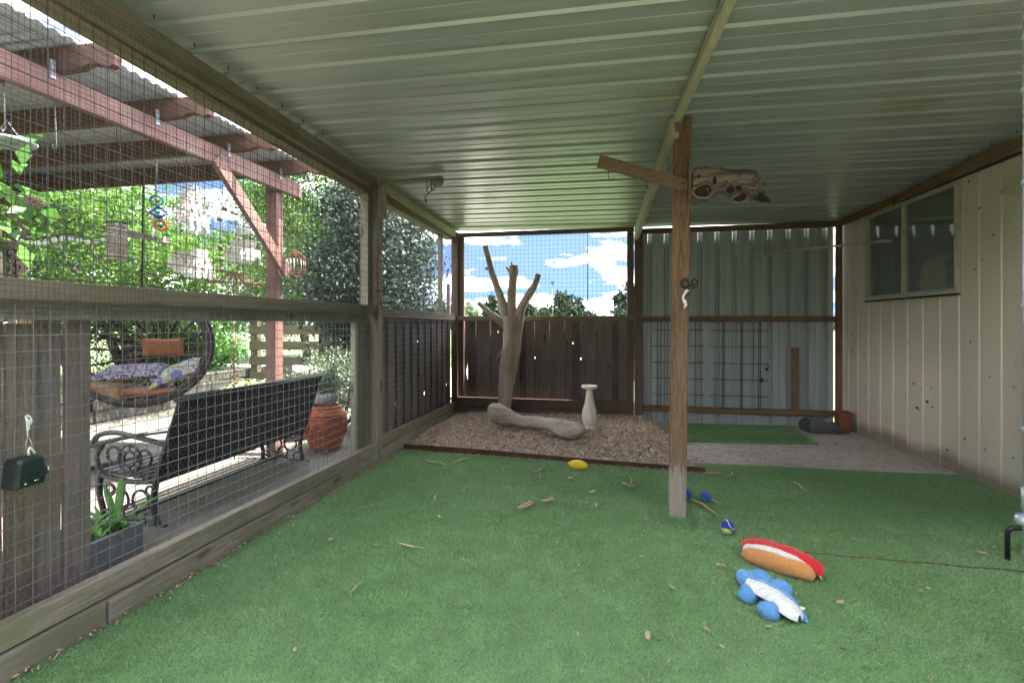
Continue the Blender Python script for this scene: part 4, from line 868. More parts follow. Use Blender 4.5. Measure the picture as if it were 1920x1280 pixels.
# twigs and bark pieces on the turf
TW = [(745, 1017, 797, 1026, 2.2, 'thin dark twig lying alone on the turf left of centre'), (655, 1112, 681, 1086, 1.8, 'forked pale twig on the turf below the long thin twig'), (1488, 903, 1513, 920, 2.2, 'curved pale stick on the dark turf near the concrete edge'),
      (1297, 936, 1345, 964, 3.6, 'forearm-long brown stick running from the roof post towards the navy ball'), (1331, 934, 1345, 943, 3.5, 'short pale stick touching the bright blue ball'), (1319, 886, 1353, 888, 3.8, 'brown stick lying off the end of the garden edging'),
      (1366, 893, 1371, 884, 3, 'small bent dark twig right of the edging end'), (1443, 956, 1456, 968, 2.2, 'small pale curved stick right of the roof post'), (1538, 1068, 1541, 1086, 4, 'short upright-looking peg of wood beside the tip of the hot dog toy'),
      (1832, 1032, 1856, 1041, 2.4, 'pale sliver of wood near the black hoop at the right'), (1814, 1010, 1820, 1020, 2.2, 'tiny pale stick above the sliver near the black hoop'), (797, 862, 838, 874, 3, 'long brown bark strip in front of the left end of the edging'),
      (1011, 886, 1019, 907, 1.4, 'thin curved straw standing out on turf below the yellow toy'), (1180, 893, 1187, 912, 2.4, 'forked pale twig between the yellow toy and the roof post'), (1166, 904, 1184, 913, 2.8, 'brown splinter next to the forked twig left of the roof post'),
      (975, 953, 1003, 941, 4.2, 'pair of flat bark slivers in the middle of the turf'), (1019, 940, 1042, 936, 3.6, 'flat pointed bark sliver right of the pair of slivers'), (1254, 1180, 1273, 1206, 1.3, 'long thin straw at the bottom centre of the turf'),
      (1343, 1056, 1361, 1061, 3.5, 'small pale bark flake left of the hot dog toy'), (814, 938, 821, 925, 2.4, 'small curled brown leaf stalk on turf left of the middle'), (848, 868, 880, 858, 2.4, 'dark stick lying close to the left part of the edging'), (940, 880, 968, 866, 1.8, 'thin dark twig lying just below the edging centre'), (1001, 884, 1024, 873, 2.4, 'crooked brown twig left of the yellow toy')]
for x0, y0, x1, y1, w_, lab in TW:
    a = onG(x0, y0, .028); b = onG(x1, y1, .028); r = w_ * .0017 * (a - EYE).length / 2.6; L = (b - a).length; pr = Vector((-(b - a).y, (b - a).x, 0)).normalized()
    mb = MB(); limb(mb, [(a, r * .6), (a.lerp(b, .3) + pr * L * random.uniform(-.1, .1), r), (a.lerp(b, .65) + pr * L * random.uniform(-.1, .1) + Vector((0, 0, .003)), r * .9), (b, r * .4)], 6, 3)
    if 'fork' in lab: limb(mb, [(a.lerp(b, .5), r * .7), (a.lerp(b, .75) + pr * L * .4, r * .4)], 5, 2)
    if 'pair' in lab: mb.beam(a + pr * .02, b + pr * .035, .012, .004)
    if 'flat' in lab or 'flake' in lab: mb.beam(a, b, .018, .004, w2=.006)
    solo('twig', rough(mb, .0015, 60), M['litter'] if w_ > 3 else M['deadwood'], lab, 'twig', 'twigs and bark pieces on the turf')
LF = [(824, 968, 6, 'reddish flake of bark left of the pair of slivers'), (706, 1021, 5, 'small flake just left of the long thin dark twig'), (870, 919, 5, 'brown flake straight below the left part of the mulch edging'), (1118, 946, 8, 'broad dark flake below the yellow toy'), (1110, 921, 9, 'long dark flake midway between yellow toy and roof post'),
      (1070, 895, 9, 'largest brown flake close under the yellow toy'), (1235, 950, 5, 'flake lying just left of the roof post foot'), (905, 878, 6, 'flake touching the turf by the middle of the mulch edging'), (553, 1217, 4, 'tiny white chip near the bottom left of the turf'), (1215, 1190, 7, 'pale flake at the bottom centre beside the long straw'),
      (1325, 1178, 5, 'dark flake below and left of the blue plush animal'), (1575, 1128, 6, 'curled brown flake right of the blue plush animal'), (1260, 1100, 6, 'brown flake left of the blue plush animal'), (832, 877, 7, 'flake by the right end of the long brown bark strip'), (620, 1010, 5, 'flake near the bottom rail on the left of the turf'), (1700, 1100, 5, 'lone flake on the darker turf towards the right edge')]
for i, (x0, y0, s_, lab) in enumerate(LF):
    a = onG(x0, y0, .026); r = s_ * .002; th = random.random() * PI; mb = MB(); u = Vector((math.cos(th), math.sin(th), .15)); v = Vector((-math.sin(th), math.cos(th), .1)); nn = 7; o_ = []
    for k in range(nn): t = 2 * PI * k / nn; o_.append(a + u * math.cos(t) * r * 1.6 * random.uniform(.8, 1.2) + v * math.sin(t) * r * .8 * random.uniform(.8, 1.2) + Vector((0, 0, .004 * random.random())))
    mb.add(o_ + [p - Vector((0, 0, .0025)) for p in o_], [tuple(range(nn)), tuple(range(2 * nn - 1, nn - 1, -1))] + [(k, k + nn, (k + 1) % nn + nn, (k + 1) % nn) for k in range(nn)])
    solo('bark_flake', mb, M['litter'], lab, 'bark flake', 'bark flakes on the turf')
# black hoop and the gate at the right edge
h0 = onG(1889, 1050, 0); h1 = h0 + Vector((.16, -.02, 0)); zt = h0.z + .165
pts = [h0 - Vector((0, 0, .02)), Vector((h0.x, h0.y, zt - .03))] + [Vector((h0.x + .03 * (1 - math.cos(t)), h0.y, zt - .03 + .03 * math.sin(t))) for t in np.linspace(.3, PI / 2, 4)] + [Vector((h1.x - .03, h1.y, zt)), Vector((h1.x, h1.y, zt - .03)), h1 - Vector((0, 0, .02))]
solo('black_hoop', MB().tube(pts, .011, 10), M['black'], 'black metal hoop standing on the turf at the right edge beside the gate', 'hoop')
gt = thing('wire_gate', 'galvanised pipe gate with wire mesh standing open at the extreme right edge', 'gate', (1.34, 1.88, 0))
G0 = Vector((1.335, 1.88, 0)); G1 = Vector((1.95, 1.05, 0))
def gp(t, z): p = G0.lerp(G1, t); return Vector((p.x, p.y, z))
part('frame_pipe', MB().tube([gp(0, .42), gp(0, 2.25)], .013, 12), 'galv', gt, bevel=0)
part('frame_pipe', MB().tube([gp(0, .05), gp(0, .42)], .008, 10), 'galv', gt, 'thin lower rod', bevel=0)
part('frame_pipe', MB().tube([gp(1, .05), gp(1, 2.25)], .013, 12), 'galv', gt, bevel=0)
part('frame_pipe', MB().tube([gp(0, 2.24), gp(1, 2.24)], .013, 12), 'galv', gt, bevel=0)
part('latch', MB().lathe(gp(0, .545), [(.014, 0), (.03, .006), (.034, .02), (.03, .034), (.014, .04)], 16).tube([gp(0, .60), gp(0, .67)], .017, 12), 'galv', gt, bevel=0)
for z in (.85, 1.25, 1.65, 1.95, 2.12): part('tie', MB().tube([gp(0, z), gp(0, z + .018)], .017, 12), 'galv', gt, bevel=0)
seg = [[gp(t, .08), gp(t, 2.24)] for t in np.arange(.04, 1, .054)] + [[gp(-.012, z), gp(1, z)] for z in np.arange(.10, 2.24, .0555)]
wire_part('welded_mesh', [[tuple(a), tuple(b)] for a, b in seg], .0017, 'galv', gt)
# ---- things on the left fence
lb = thing('lock_box', 'black plastic box with a silver catch fixed to the wire near the left edge', 'box', tuple(onX(55, 925, -1.99)))
a = onX(22, 920, -1.985); yb0, yb1 = 1.325, 1.435; zb0, zb1 = .62, .735
mb = MB(); o_ = [(0, 0), (.11, 0), (.113, .03), (.108, .105), (.098, .118), (.02, .118), (.008, .108), (.0, .03)]
vs = [(-2.03, 1.318 + y, .612 + z) for y, z in o_] + [(-1.975, 1.318 + y, .612 + z) for y, z in o_] + [(-1.962, 1.318 + .056 + (y - .056) * .86, .612 + .06 + (z - .06) * .86) for y, z in o_]
mb.add(vs, [tuple(range(7, -1, -1)), tuple(range(16, 24))] + [(k * 8 + i, k * 8 + (i + 1) % 8, (k + 1) * 8 + (i + 1) % 8, (k + 1) * 8 + i) for k in range(2) for i in range(8)])
mb.v = [(x, 1.305 + (y - 1.318) * .85, .635 + (z - .612) * .85) for x, y, z in mb.v]
part('case', mb, 'blackplastic', lb, bevel=.004)
part('lip', MB().beam((-1.957, 1.32, .663), (-1.957, 1.40, .676), .010, .010), 'blackplastic', lb, bevel=.002)
part('catch', MB().box((-1.985, 1.396, .668), (-1.955, 1.41, .695)), 'steel', lb, bevel=.002)
part('pin', MB().ell((-1.959, 1.33, .652), (.004, .005, .004), 8, 6).ell((-1.959, 1.362, .656), (.004, .008, .004), 8, 6), 'steel', lb, bevel=0)
def cx(px, py): return onX(px, py, -1.978)
mb = MB(); mb.tube([cx(*p) for p in ((52, 818), (51, 800), (50, 786), (47, 780), (50, 778), (56, 780), (60, 788), (58, 796), (54, 792), (52, 784))], .0022, 6); mb.tube([cx(*p) for p in ((54, 806), (55, 795), (58, 782), (53, 779), (48, 784), (52, 796))], .002, 6)
mb.tube([cx(*p) for p in ((54, 853), (53, 845), (56, 838), (60, 842), (66, 849))], .0035, 6)
mb.tube([cx(*p) for p in ((52, 820), (48, 832), (50, 842))], .0008, 4); mb.tube([cx(*p) for p in ((55, 820), (60, 832), (60, 840))], .0008, 4)
solo('cord', mb, M['white'], 'knotted white cord tied to the wire above the black box', 'cord')
# bracket with scroll hook under the roof
br = thing('ceiling_bracket', 'pale timber bracket reaching from the left post under the roof with a round boss', 'bracket', (-1.9, 4.05, 2.4))
part('arm', MB().beam((-1.98, 4.045, 2.445), (-1.40, 4.045, 2.452), .07, .032), 'grey_x', br, bevel=.004)
part('upright', MB().box((-1.984, 4.0, 2.13), (-1.915, 4.045, 2.428)), 'grey_z', br)
part('boss', MB().lathe((-1.455, 4.045, 2.395), [(.02, 0), (.045, .006), (.058, .018), (.058, .030), (.05, .034)], 24), 'grey_x', br, bevel=0)
q = lambda px, py: onY(px, py, 4.02)
mb = MB(); mb.tube(spline([(q(807, 334), 1), (q(808, 342), 1), (q(803, 350), 1), (q(799, 346), 1), (q(801, 340), 1)], 4)[0], .0042, 8)
mb.tube(spline([(q(807, 336), 1), (q(813, 346), 1), (q(816, 354), 1), (q(812, 357), 1), (q(810, 352), 1)], 4)[0], .0042, 8)
mb.tube(spline([(q(808, 344), 1), (q(809, 355), 1), (q(805, 362), 1), (q(800, 357), 1), (q(802, 352), 1)], 4)[0], .0042, 8)
mb.tube(spline([(q(805, 362), 1), (q(799, 366), 1), (q(797, 372), 1), (q(800, 379), 1), (q(797, 377), 1)], 4)[0], .0042, 8)
solo('scroll_hook', mb, M['black'], 'curly black iron hook hanging from the round boss under the roof', 'hook')
si = thing('iron_scroll_hanger', 'tall rusty iron scrollwork hanger fixed to the left post above a steel bowl', 'ornament', (-1.95, 3.98, 1.3))
def sy(px, py, Y=3.975): return onY(px, py, Y)
for k, (cy2, s_) in enumerate(((468, 8), (482, 10), (497, 11), (512, 11), (527, 10), (542, 9), (556, 9), (575, 9), (590, 7))):
    mb = MB()
    for sgn in (-1, 1):
        c = sy(708 + sgn * s_ * .38, cy2); mb.ring(c, s_ * .46 * .0047, .0024, (0, 1, 0), 14, 6, .8, 1.2, a0=0 if sgn > 0 else PI, a1=(0 if sgn > 0 else PI) + 1.6 * PI, rot=.4 * k)
    part('scroll', mb, 'rust', si, bevel=0)
part('stem', MB().tube([sy(708, 448), sy(710, 470), sy(706, 500), sy(709, 540), sy(708, 600)], .0035, 7), 'rust', si, bevel=0)
part('arm', MB().tube([sy(704, 546), sy(725, 545, 3.96), sy(735, 541, 3.95), sy(747, 540, 3.95)], .0045, 7), 'black', si, bevel=0)
c = sy(727, 576, 3.95); part('ring', MB().ring(c + Vector((0, 0, .03)), .068, .003, (0, 0, 1), 24, 6).tube([sy(708, 570), c + Vector((-.066, 0, .03))], .003, 6), 'black', si, bevel=0)
solo('steel_bowl', MB().lathe(c + Vector((0, 0, 0)), [(.0, 0), (.058, 0), (.063, .008), (.065, .055), (.071, .058), (.071, .060), (.063, .060), (.060, .01), (0, .006)], 28, cap=False), M['steel'], 'small stainless steel bowl held in a ring on the left post', 'bowl')
# ================================================================ OUTSIDE, LEFT: PERGOLA
pg = thing('pergola', 'red-brown timber pergola with corrugated iron roof outside the left fence', 'pergola', (-3.0, 4.2, -.04))
PX = -3.0
def pb(x0, x1, y0, y1, z0, z1): return MB().box((x0, y0, z0), (x1, y1, z1))
part('beam', pb(PX - .048, PX, .3, 4.40, 2.45, 2.589), 'merbau_y', pg)
part('post', pb(PX - .155, PX - .050, 4.08, 4.185, -.04, 2.58), 'merbau_z', pg)
mb = MB().beam((PX - .02, 3.30, 2.49), (PX - .02, 4.16, 1.68), .045, .105, (0, 0, 1)); mb.v = [(x + .025, y, z) for x, y, z in mb.v]; part('brace', mb, 'merbau_y', pg)
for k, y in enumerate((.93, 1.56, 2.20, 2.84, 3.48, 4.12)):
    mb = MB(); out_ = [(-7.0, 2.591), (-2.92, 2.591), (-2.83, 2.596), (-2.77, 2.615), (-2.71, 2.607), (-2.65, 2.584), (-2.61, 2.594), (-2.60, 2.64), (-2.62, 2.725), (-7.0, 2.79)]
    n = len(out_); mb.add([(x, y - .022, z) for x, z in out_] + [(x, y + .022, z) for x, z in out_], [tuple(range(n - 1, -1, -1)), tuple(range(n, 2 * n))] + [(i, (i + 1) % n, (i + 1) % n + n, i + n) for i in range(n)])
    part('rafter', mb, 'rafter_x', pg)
    part('bracket', pb(-3.001, -2.993, y - .05, y - .024, 2.55, 2.65).tube([(-2.99, y - .04, 2.64), (-2.98, y - .05, 2.58)], .004, 5), 'galv', pg, bevel=0)
def corr(name, x0, x1, y0, y1, zf, per, amp, m, par):
    n = int((y1 - y0) / per * 6); vs = []
    for x in (x0, x1):
        for i in range(n + 1): y = y0 + (y1 - y0) * i / n; vs.append((x, y, zf(x) + amp * math.cos(2 * PI * (y - y0) / per)))
    mb = MB().add(vs, [(i, i + 1, n + 2 + i, n + 1 + i) for i in range(n)], True); o = mb.build(name, M[m], par); s = o.modifiers.new('thickness', 'SOLIDIFY'); s.thickness = .001; return o
for k in range(5): corr('roof_sheet', -6.9, -2.86, .30 + .81 * k, .30 + .81 * (k + 1) + .03, lambda x, k=k: 2.737 - (x + 2.86) * .0135 + .008 + .002 * (k % 2), .076, .008, 'pergsteel', pg)
for y in (.5, 4.05): part('post', pb(-6.2, -6.1, y, y + .1, -.04, 2.59), 'merbau_z', pg)
part('beam', pb(-6.25, -6.205, .3, 4.4, 2.45, 2.589), 'merbau_y', pg)
# ---- hangers under the pergola beam
HX = -3.05
def hx(px, py, X=HX): return onX(px, py, X)
def hangwire(mb, px, py0, py1, X=HX, r=.003): return mb.tube([hx(px, py0, X), hx(px, py1, X)], r, 5)
mb = MB(); mb.tube([hx(102, 180), hx(106, 272), hx(105, 280), hx(100, 280), hx(98, 270)], .004, 6); solo('long_hook', mb, M['wire'], 'empty long J shaped wire hook hanging under the pergola left of the ring chime', 'hook', 'long wire hooks under the pergola')
mb = MB(); mb.tube([hx(6, 140), hx(10, 240), hx(5, 247), hx(1, 238)], .004, 6); solo('long_hook', mb, M['wire'], 'long J shaped wire hook carrying the round tray at the left edge', 'hook', 'long wire hooks under the pergola')
t = thing('hanging_tray', 'round pale hanging tray seen from below at the left edge', 'tray', tuple(hx(12, 268))); c = hx(12, 268)
part('tray', MB().lathe(c - Vector((0, 0, .01)), [(0, 0), (.10, 0), (.115, .008), (.12, .022), (.112, .022), (.0, .008)], 28, cap=False), 'potgrey', t, bevel=0)
part('wire', MB().tube([c + Vector((.1, 0, 0)), c + Vector((0, 0, .12)), c + Vector((-.1, 0, 0))], .002, 5), 'wire', t, bevel=0)
mb = MB(); p0 = hx(17, 285)
for i in range(9): mb.tube([c + Vector((.02, 0, -.05 - .028 * i)), c + Vector((.024, 0, -.075 - .028 * i))], .005 if i % 2 else .002, 6)
part('chain', mb, 'black', t, bevel=0)
# ring chime
ch = thing('ring_chime', 'hanging chime of a green ring, blue diamond and orange ring with a bell below', 'wind chime', tuple(hx(298, 450)))
mb = MB(); hangwire(mb, 294, 300, 345); 
for i in range(5): mb.ring(hx(292 + (i % 2) * 3, 347 + i * 4), .008, .002, (1, 0, 0) if i % 2 else (0, 1, .2), 10, 5)
part('chain', mb, 'wire', ch, bevel=0); SC = .0035
fn = (.6, -.8, 0)
part('wire_ring', MB().ring(hx(294, 366), 12 * SC, .0025, fn, 22, 6, 1, .8), 'wire', ch, bevel=0)
part('glazed_ring', MB().ring(hx(294, 376), 10.5 * SC, .0085, fn, 26, 8, 1.05, .85), 'green', ch, 'green ring', bevel=0)
c = hx(297, 399); u = Vector((fn[1] * -1, fn[0], 0)).normalized(); 
mb = MB(); pts = [c + u * 14 * SC, c + Vector((0, 0, 11.5 * SC)), c - u * 14 * SC, c - Vector((0, 0, 11.5 * SC))]
for i in range(4): mb.tube([pts[i], pts[(i + 1) % 4]], .0075, 8)
part('diamond', mb, 'blueglaze', ch, 'blue diamond', bevel=0)
part('glazed_ring', MB().ring(hx(301, 422), 10 * SC, .0085, fn, 26, 8, .95, .95), 'orangeglaze', ch, 'orange ring', bevel=0)
part('bead', MB().ell(hx(295, 376), (.016, .016, .016), 12, 8), 'terra', ch, bevel=0); part('bead', MB().ell(hx(296, 397), (.016, .016, .016), 12, 8).ell(hx(297, 404), (.012, .012, .012), 10, 7), 'green', ch, bevel=0); part('bead', MB().ell(hx(301, 422), (.018, .018, .02), 12, 8), 'green', ch, bevel=0)
c = hx(308, 449); part('bell', MB().lathe(c - Vector((0, 0, .028)), [(.036, 0), (.032, .012), (.022, .03), (.012, .045), (.003, .052)], 18, cap=False).tube([hx(303, 432), c + Vector((0, 0, .02))], .0025, 5), 'bell', ch, bevel=0)
part('tube', MB().tube([hx(288, 447), hx(288, 428)], .009, 8), 'shell', ch, bevel=0); part('strip', MB().tube([hx(287, 380, -3.08), hx(286, 420, -3.08)], .010, 8), 'shell', ch, bevel=0)
# shell chimes: tiers of translucent discs
def shell_chime(px, tiers, label, X, loops=()):
    t = thing('shell_chime', label, 'wind chime', tuple(hx(px, tiers[-1][0] + 20, X)), 'pale shell wind chimes under the pergola')
    top = hx(px, tiers[0][0] - 8, X); mb = MB(); zc = 2.5; mb.tube([(top.x, top.y, 2.47), top], .0022, 5)
    for py, r in tiers: mb.ring(hx(px, py, X), r, .003, (0, 0, 1), 22, 5)
    for a in loops: mb.ring(hx(px + a[0], a[1], X), a[2], .0035, (.7, -.7, 0), 18, 5)
    part('frame', mb, 'rustpale', t, bevel=0); sh_ = MB()
    for ti, (py, r) in enumerate(tiers):
        c = hx(px, py, X); n = max(7, int(r * 150))
        for i in range(n):
            a = 2 * PI * i / n; 
            for q_ in range(random.choice((2, 3, 3))):
                p = c + Vector((math.cos(a) * r, math.sin(a) * r, -.012 - .034 * q_)); nr = Vector((math.cos(a + random.uniform(-.7, .7)), math.sin(a + random.uniform(-.7, .7)), .2 * random.uniform(-1, 1))).normalized(); s_ = nr.cross(Vector((0, 0, 1))).normalized(); w_ = .021
                vs = [p + (s_ * math.cos(k * PI / 3) + Vector((0, 0, 1)) * math.sin(k * PI / 3)) * w_ for k in range(6)]; sh_.add(vs + [v + nr * .0015 for v in vs], [tuple(range(6)), tuple(range(11, 5, -1))] + [(k, k + 6, (k + 1) % 6 + 6, (k + 1) % 6) for k in range(6)])
    o = part('shell_disc', sh_, 'shell', t, bevel=0, kind='stuff')
shell_chime(359, [(352, .055), (368, .07), (392, .085), (412, .11)], 'upper left shell chime with two wire loops beside the ring chime', -3.08, ((-17, 392, .06), (17, 392, .06)))
shell_chime(372, [(470, .06), (485, .085), (500, .11)], 'low wide shell chime hanging below and behind the bell string', -3.19)
shell_chime(455, [(425, .06), (452, .09), (470, .14)], 'largest shell chime, a tiered white shade left of the pergola post', -3.25)
shell_chime(338, [(474, .05), (487, .07)], 'smallest shell chime, just below the ring chime on its right', -3.3)
bs = thing('bell_string', 'string of small dull copper bells hanging near the pergola brace', 'wind chime', tuple(hx(414, 512, -3.04)))
part('cord', MB().tube([hx(417, 345, -3.04), hx(416, 380, -3.04), hx(413, 440, -3.04), hx(415, 512, -3.04)], .0035, 6), 'rustpale', bs, bevel=0)
for px, py in ((421, 390), (412, 410), (413, 463), (415, 486), (416, 505)):
    c = hx(px, py, -3.03); part('bell', MB().lathe(c - Vector((0, 0, .02)), [(.018, 0), (.0175, .02), (.014, .034), (.004, .040)], 14), 'bell', bs, bevel=0)
wl = thing('woven_lantern', 'brown beaded hanging lantern of two woven bowls right of the pergola post', 'lantern', tuple(onX(554, 530, -3.03))); c = onX(555, 500, -3.03)
def beads(prof, nb, br_): 
    m = MB()
    for r, z in prof:
        for i in range(nb): a = 2 * PI * i / nb + z * 20; m.ell(c + Vector((math.cos(a) * r, math.sin(a) * r, z)), (br_, br_, br_), 6, 4)
    return m
o = part('roof_beads', beads([(.025, .14), (.045, .125), (.065, .108), (.08, .09), (.088, .07)], 18, .0085), 'rust', wl, bevel=0)
o = part('bowl_beads', beads([(.088, -.04), (.08, -.06), (.068, -.08), (.048, -.098), (.022, -.11)], 18, .0085), 'rust', wl, bevel=0)
mb = MB()
for i in range(16): a = 2 * PI * i / 16; mb.tube([c + Vector((math.cos(a) * .086, math.sin(a) * .086, -.04)), c + Vector((math.cos(a) * .086, math.sin(a) * .086, .07))], .0025, 5)
part('strand', mb, 'shell', wl, bevel=0); part('cord', MB().tube([c + Vector((0, 0, .14)), (c.x, c.y, 2.5)], .0025, 5), 'rust', wl, bevel=0)
# woven feeder on a bracket
wf = thing('woven_feeder', 'pale cylindrical woven basket feeder hanging on a forked twig left of the ring chime', 'feeder', tuple(onX(219, 480, -3.3))); c = onX(219, 450, -3.3)
mb = MB()
for i in range(22): a = 2 * PI * i / 22; mb.tube([c + Vector((math.cos(a) * .055, math.sin(a) * .055, -.13)), c + Vector((math.cos(a + .3) * .055, math.sin(a + .3) * .055, .11))], .004, 5)
for z in np.arange(-.13, .11, .022): mb.ring(c + Vector((0, 0, float(z))), .056, .005, (0, 0, 1), 20, 5)
part('basket', mb, 'driftwood', wf, bevel=0); part('rim', MB().ring(c + Vector((0, 0, .115)), .058, .006, (0, 0, 1), 22, 6).ring(c + Vector((0, 0, .085)), .057, .004, (0, 0, 1), 22, 6), 'black', wf, bevel=0)
part('cord', MB().tube([c + Vector((-.05, 0, .11)), c + Vector((.0, 0, .3)), c + Vector((.05, 0, .11))], .0025, 5).tube([c + Vector((0, 0, .3)), (c.x, c.y, 2.6)], .0025, 5), 'bark', wf, bevel=0)
a = onX(236, 437, -3.32); b = onX(293, 448, -3.32); limb_ = MB(); limb_.beam(a, b, .02, .05, h2=.035); solo('driftwood_piece', limb_, M['grey_y'], 'weathered length of driftwood hanging horizontally beside the woven feeder', 'driftwood')
# string lights
mb = MB(); sl = thing('string_lights', 'row of small clear festoon bulbs strung in front of the maple', 'string lights', (-4, 3, 1.6)); pts = []
for i in range(11):
    px = 40 + i * 15.5; py = 445 + 4 * math.sin(i * .9) - i * .4; p = onX(px, py, -3.6); pts.append(p); 
    part('bulb', MB().ell(p - Vector((0, 0, .03)), (.016, .016, .021), 10, 7), 'shell', sl, bevel=0)
part('cable', MB().tube(pts, .003, 5), 'black', sl, bevel=0)
# ================================================================ BENCH
bn = thing('garden_bench', 'black garden bench with cast iron scroll ends, its back towards the wire fence', 'bench', (-2.75, 3.3, -.04))
G = -.07; Y0, Y1 = 2.54, 4.0
def T(x, y, z): return Vector((x, y, z))
_T = T
def T(x, y, z): return Vector((x + .28, y, z + .03))
# back leans towards the fence: from seat (x=-3.02,z=.18) to top (x=-2.80,z=.70)
mb = MB(); n = 9
bk0, bk1 = T(-3.00, 0, .19), T(-2.83, 0, .70)
for i in range(n):
    t0 = i / n + .004; t1 = (i + 1) / n - .004; a = bk0.lerp(bk1, (t0 + t1) / 2); h = (bk1 - bk0).length / n - .003
    m = MB().beam((a.x, Y0 - .02, a.z), (a.x, Y1 + .04, a.z), .014, h, (bk1 - bk0)); part('back_slat', m, 'black', bn, bevel=.003)
part('top_rail', MB().tube([T(-2.815, Y0 - .05, .715), T(-2.815, Y1 + .05, .715)], .018, 10), 'black', bn, bevel=0)
for i in range(7):
    x = -3.12 + i * .062; part('seat_slat', pb(x - .026, x + .026, Y0, Y1, .265 - .006 * i, .285 - .006 * i), 'black', bn, bevel=.003)
for y in (Y0, Y1):
    m = MB(); q_ = lambda pts, r=.015: m.tube(spline([(T(x, y, z), r) for x, z in pts], 5)[0], r, 8)
    q_([(-2.82, .71), (-2.90, .5), (-3.0, .22), (-3.02, .05), (-2.98, -.08), (-2.93, G)], .019); q_([(-3.42, .22), (-3.43, .10), (-3.40, -.02), (-3.44, -.12), (-3.50, G)], .017)
    q_([(-3.02, .20), (-3.2, .19), (-3.42, .22)], .016); q_([(-2.92, .43), (-3.1, .46), (-3.3, .49), (-3.43, .47), (-3.47, .42), (-3.43, .39), (-3.40, .42)], .017); q_([(-3.42, .24), (-3.45, .33), (-3.41, .40)], .014)
    for cx_, cz_, r_ in ((-3.2, .33, .085), (-3.2, .33, .045), (-3.32, .35, .05), (-3.09, .34, .05), (-3.28, .07, .07), (-3.12, .08, .06), (-3.2, .0, .05), (-3.35, .13, .035), (-3.05, .14, .03), (-3.37, -.03, .035), (-3.05, -.03, .04)):
        m.ring((cx_ + .28, y, cz_ + .03), r_, .008, (0, 1, 0), 18, 6)
    for i in range(8): a = i * PI / 4; m.tube([T(-3.2 + .045 * math.cos(a), y, .33 + .045 * math.sin(a)), T(-3.2 + .085 * math.cos(a), y, .33 + .085 * math.sin(a))], .006, 5)
    q_([(-3.40, -.02), (-3.3, -.06), (-3.2, -.04), (-3.08, -.07), (-2.99, -.05)], .010)
    part('iron_end', m, 'blackcast', bn, bevel=0)
part('stretcher', MB().tube([T(-3.2, Y0, -.02), T(-3.2, Y1, -.02)], .008, 6), 'black', bn, bevel=0)
T = _T
# ================================================================ POTS
c = T(-2.78, 4.47, -.04)
tj = thing('terracotta_jar', 'large orange terracotta jar with moulded bands behind the far end of the bench', 'jar', tuple(c))
prof = [(.13, 0), (.15, .02), (.175, .12), (.195, .25), (.20, .36), (.185, .45), (.16, .50), (.15, .515), (.158, .525), (.15, .54), (.135, .55), (.12, .55), (.12, .50)]
prof = [(r_, z_ * .78) for r_, z_ in prof]
part('body', MB().lathe(c, prof, 36), 'terra', tj, bevel=0)
for z, r in ((.345, .192), (.315, .20), (.12, .187)): part('band', MB().ring(c + T(0, 0, z), r, .008, (0, 0, 1), 36, 6), 'terra', tj, bevel=0)
mb = MB()
for i in range(14):
    a = 2 * PI * i / 14
    for k in range(3): mb.tube([c + T(math.cos(a + .05 * k + s_ * .07) * (.200 + .002 * s_), math.sin(a + .05 * k + s_ * .07) * (.200 + .002 * s_), .17 + .12 * s_ / 5 - .015 * k) for s_ in range(6)], .006, 5)
part('leaf_relief', mb, 'terra', tj, bevel=0)
c2 = c + T(-.02, .02, .43)
gp_ = thing('round_pot', 'pale grey round pot of silvery foliage standing on the terracotta jar', 'pot', tuple(c2))
part('pot', MB().lathe(c2, [(.08, 0), (.12, .03), (.14, .08), (.135, .12), (.12, .12), (.11, .06)], 28), 'potgrey', gp_, bevel=0)
P, _ = crown_points(c2 + T(.02, .02, .24), (.16, .16, .12), 2600, 40, .035, .3); V, Fq = leaf_mesh(P, .010, 2.4); np_mesh('foliage', V, Fq, M['olive'], gp_)
ow = thing('cottage_shrub', 'loose silvery green flowering shrub behind the bench and left of the fence post', 'shrub', (-3.1, 5.35, -.04))
mb = MB(); [limb(mb, [(T(-3.1, 5.35, -.04), .012), (T(-3.1 + random.uniform(-.3, .3), 5.35 + random.uniform(-.2, .2), .3), .007), (T(-3.1 + random.uniform(-.6, .6), 5.35 + random.uniform(-.3, .3), .7), .003)], 5, 3) for _ in range(9)]; part('stem', mb, 'bark', ow, bevel=0)
P, _ = crown_points((-3.15, 5.35, .50), (.85, .45, .38), 11000, 110, .06, .3); V, Fq = leaf_mesh(P, .012, 2.4); np_mesh('foliage', V, Fq, M['olive'], ow)
P, _ = crown_points((-3.0, 5.25, .62), (.65, .4, .33), 260, 60, .06, .5); V, Fq = leaf_mesh(P, .02, 1.0); np_mesh('flowers', V, Fq, M['white'], ow)['kind'] = 'stuff'
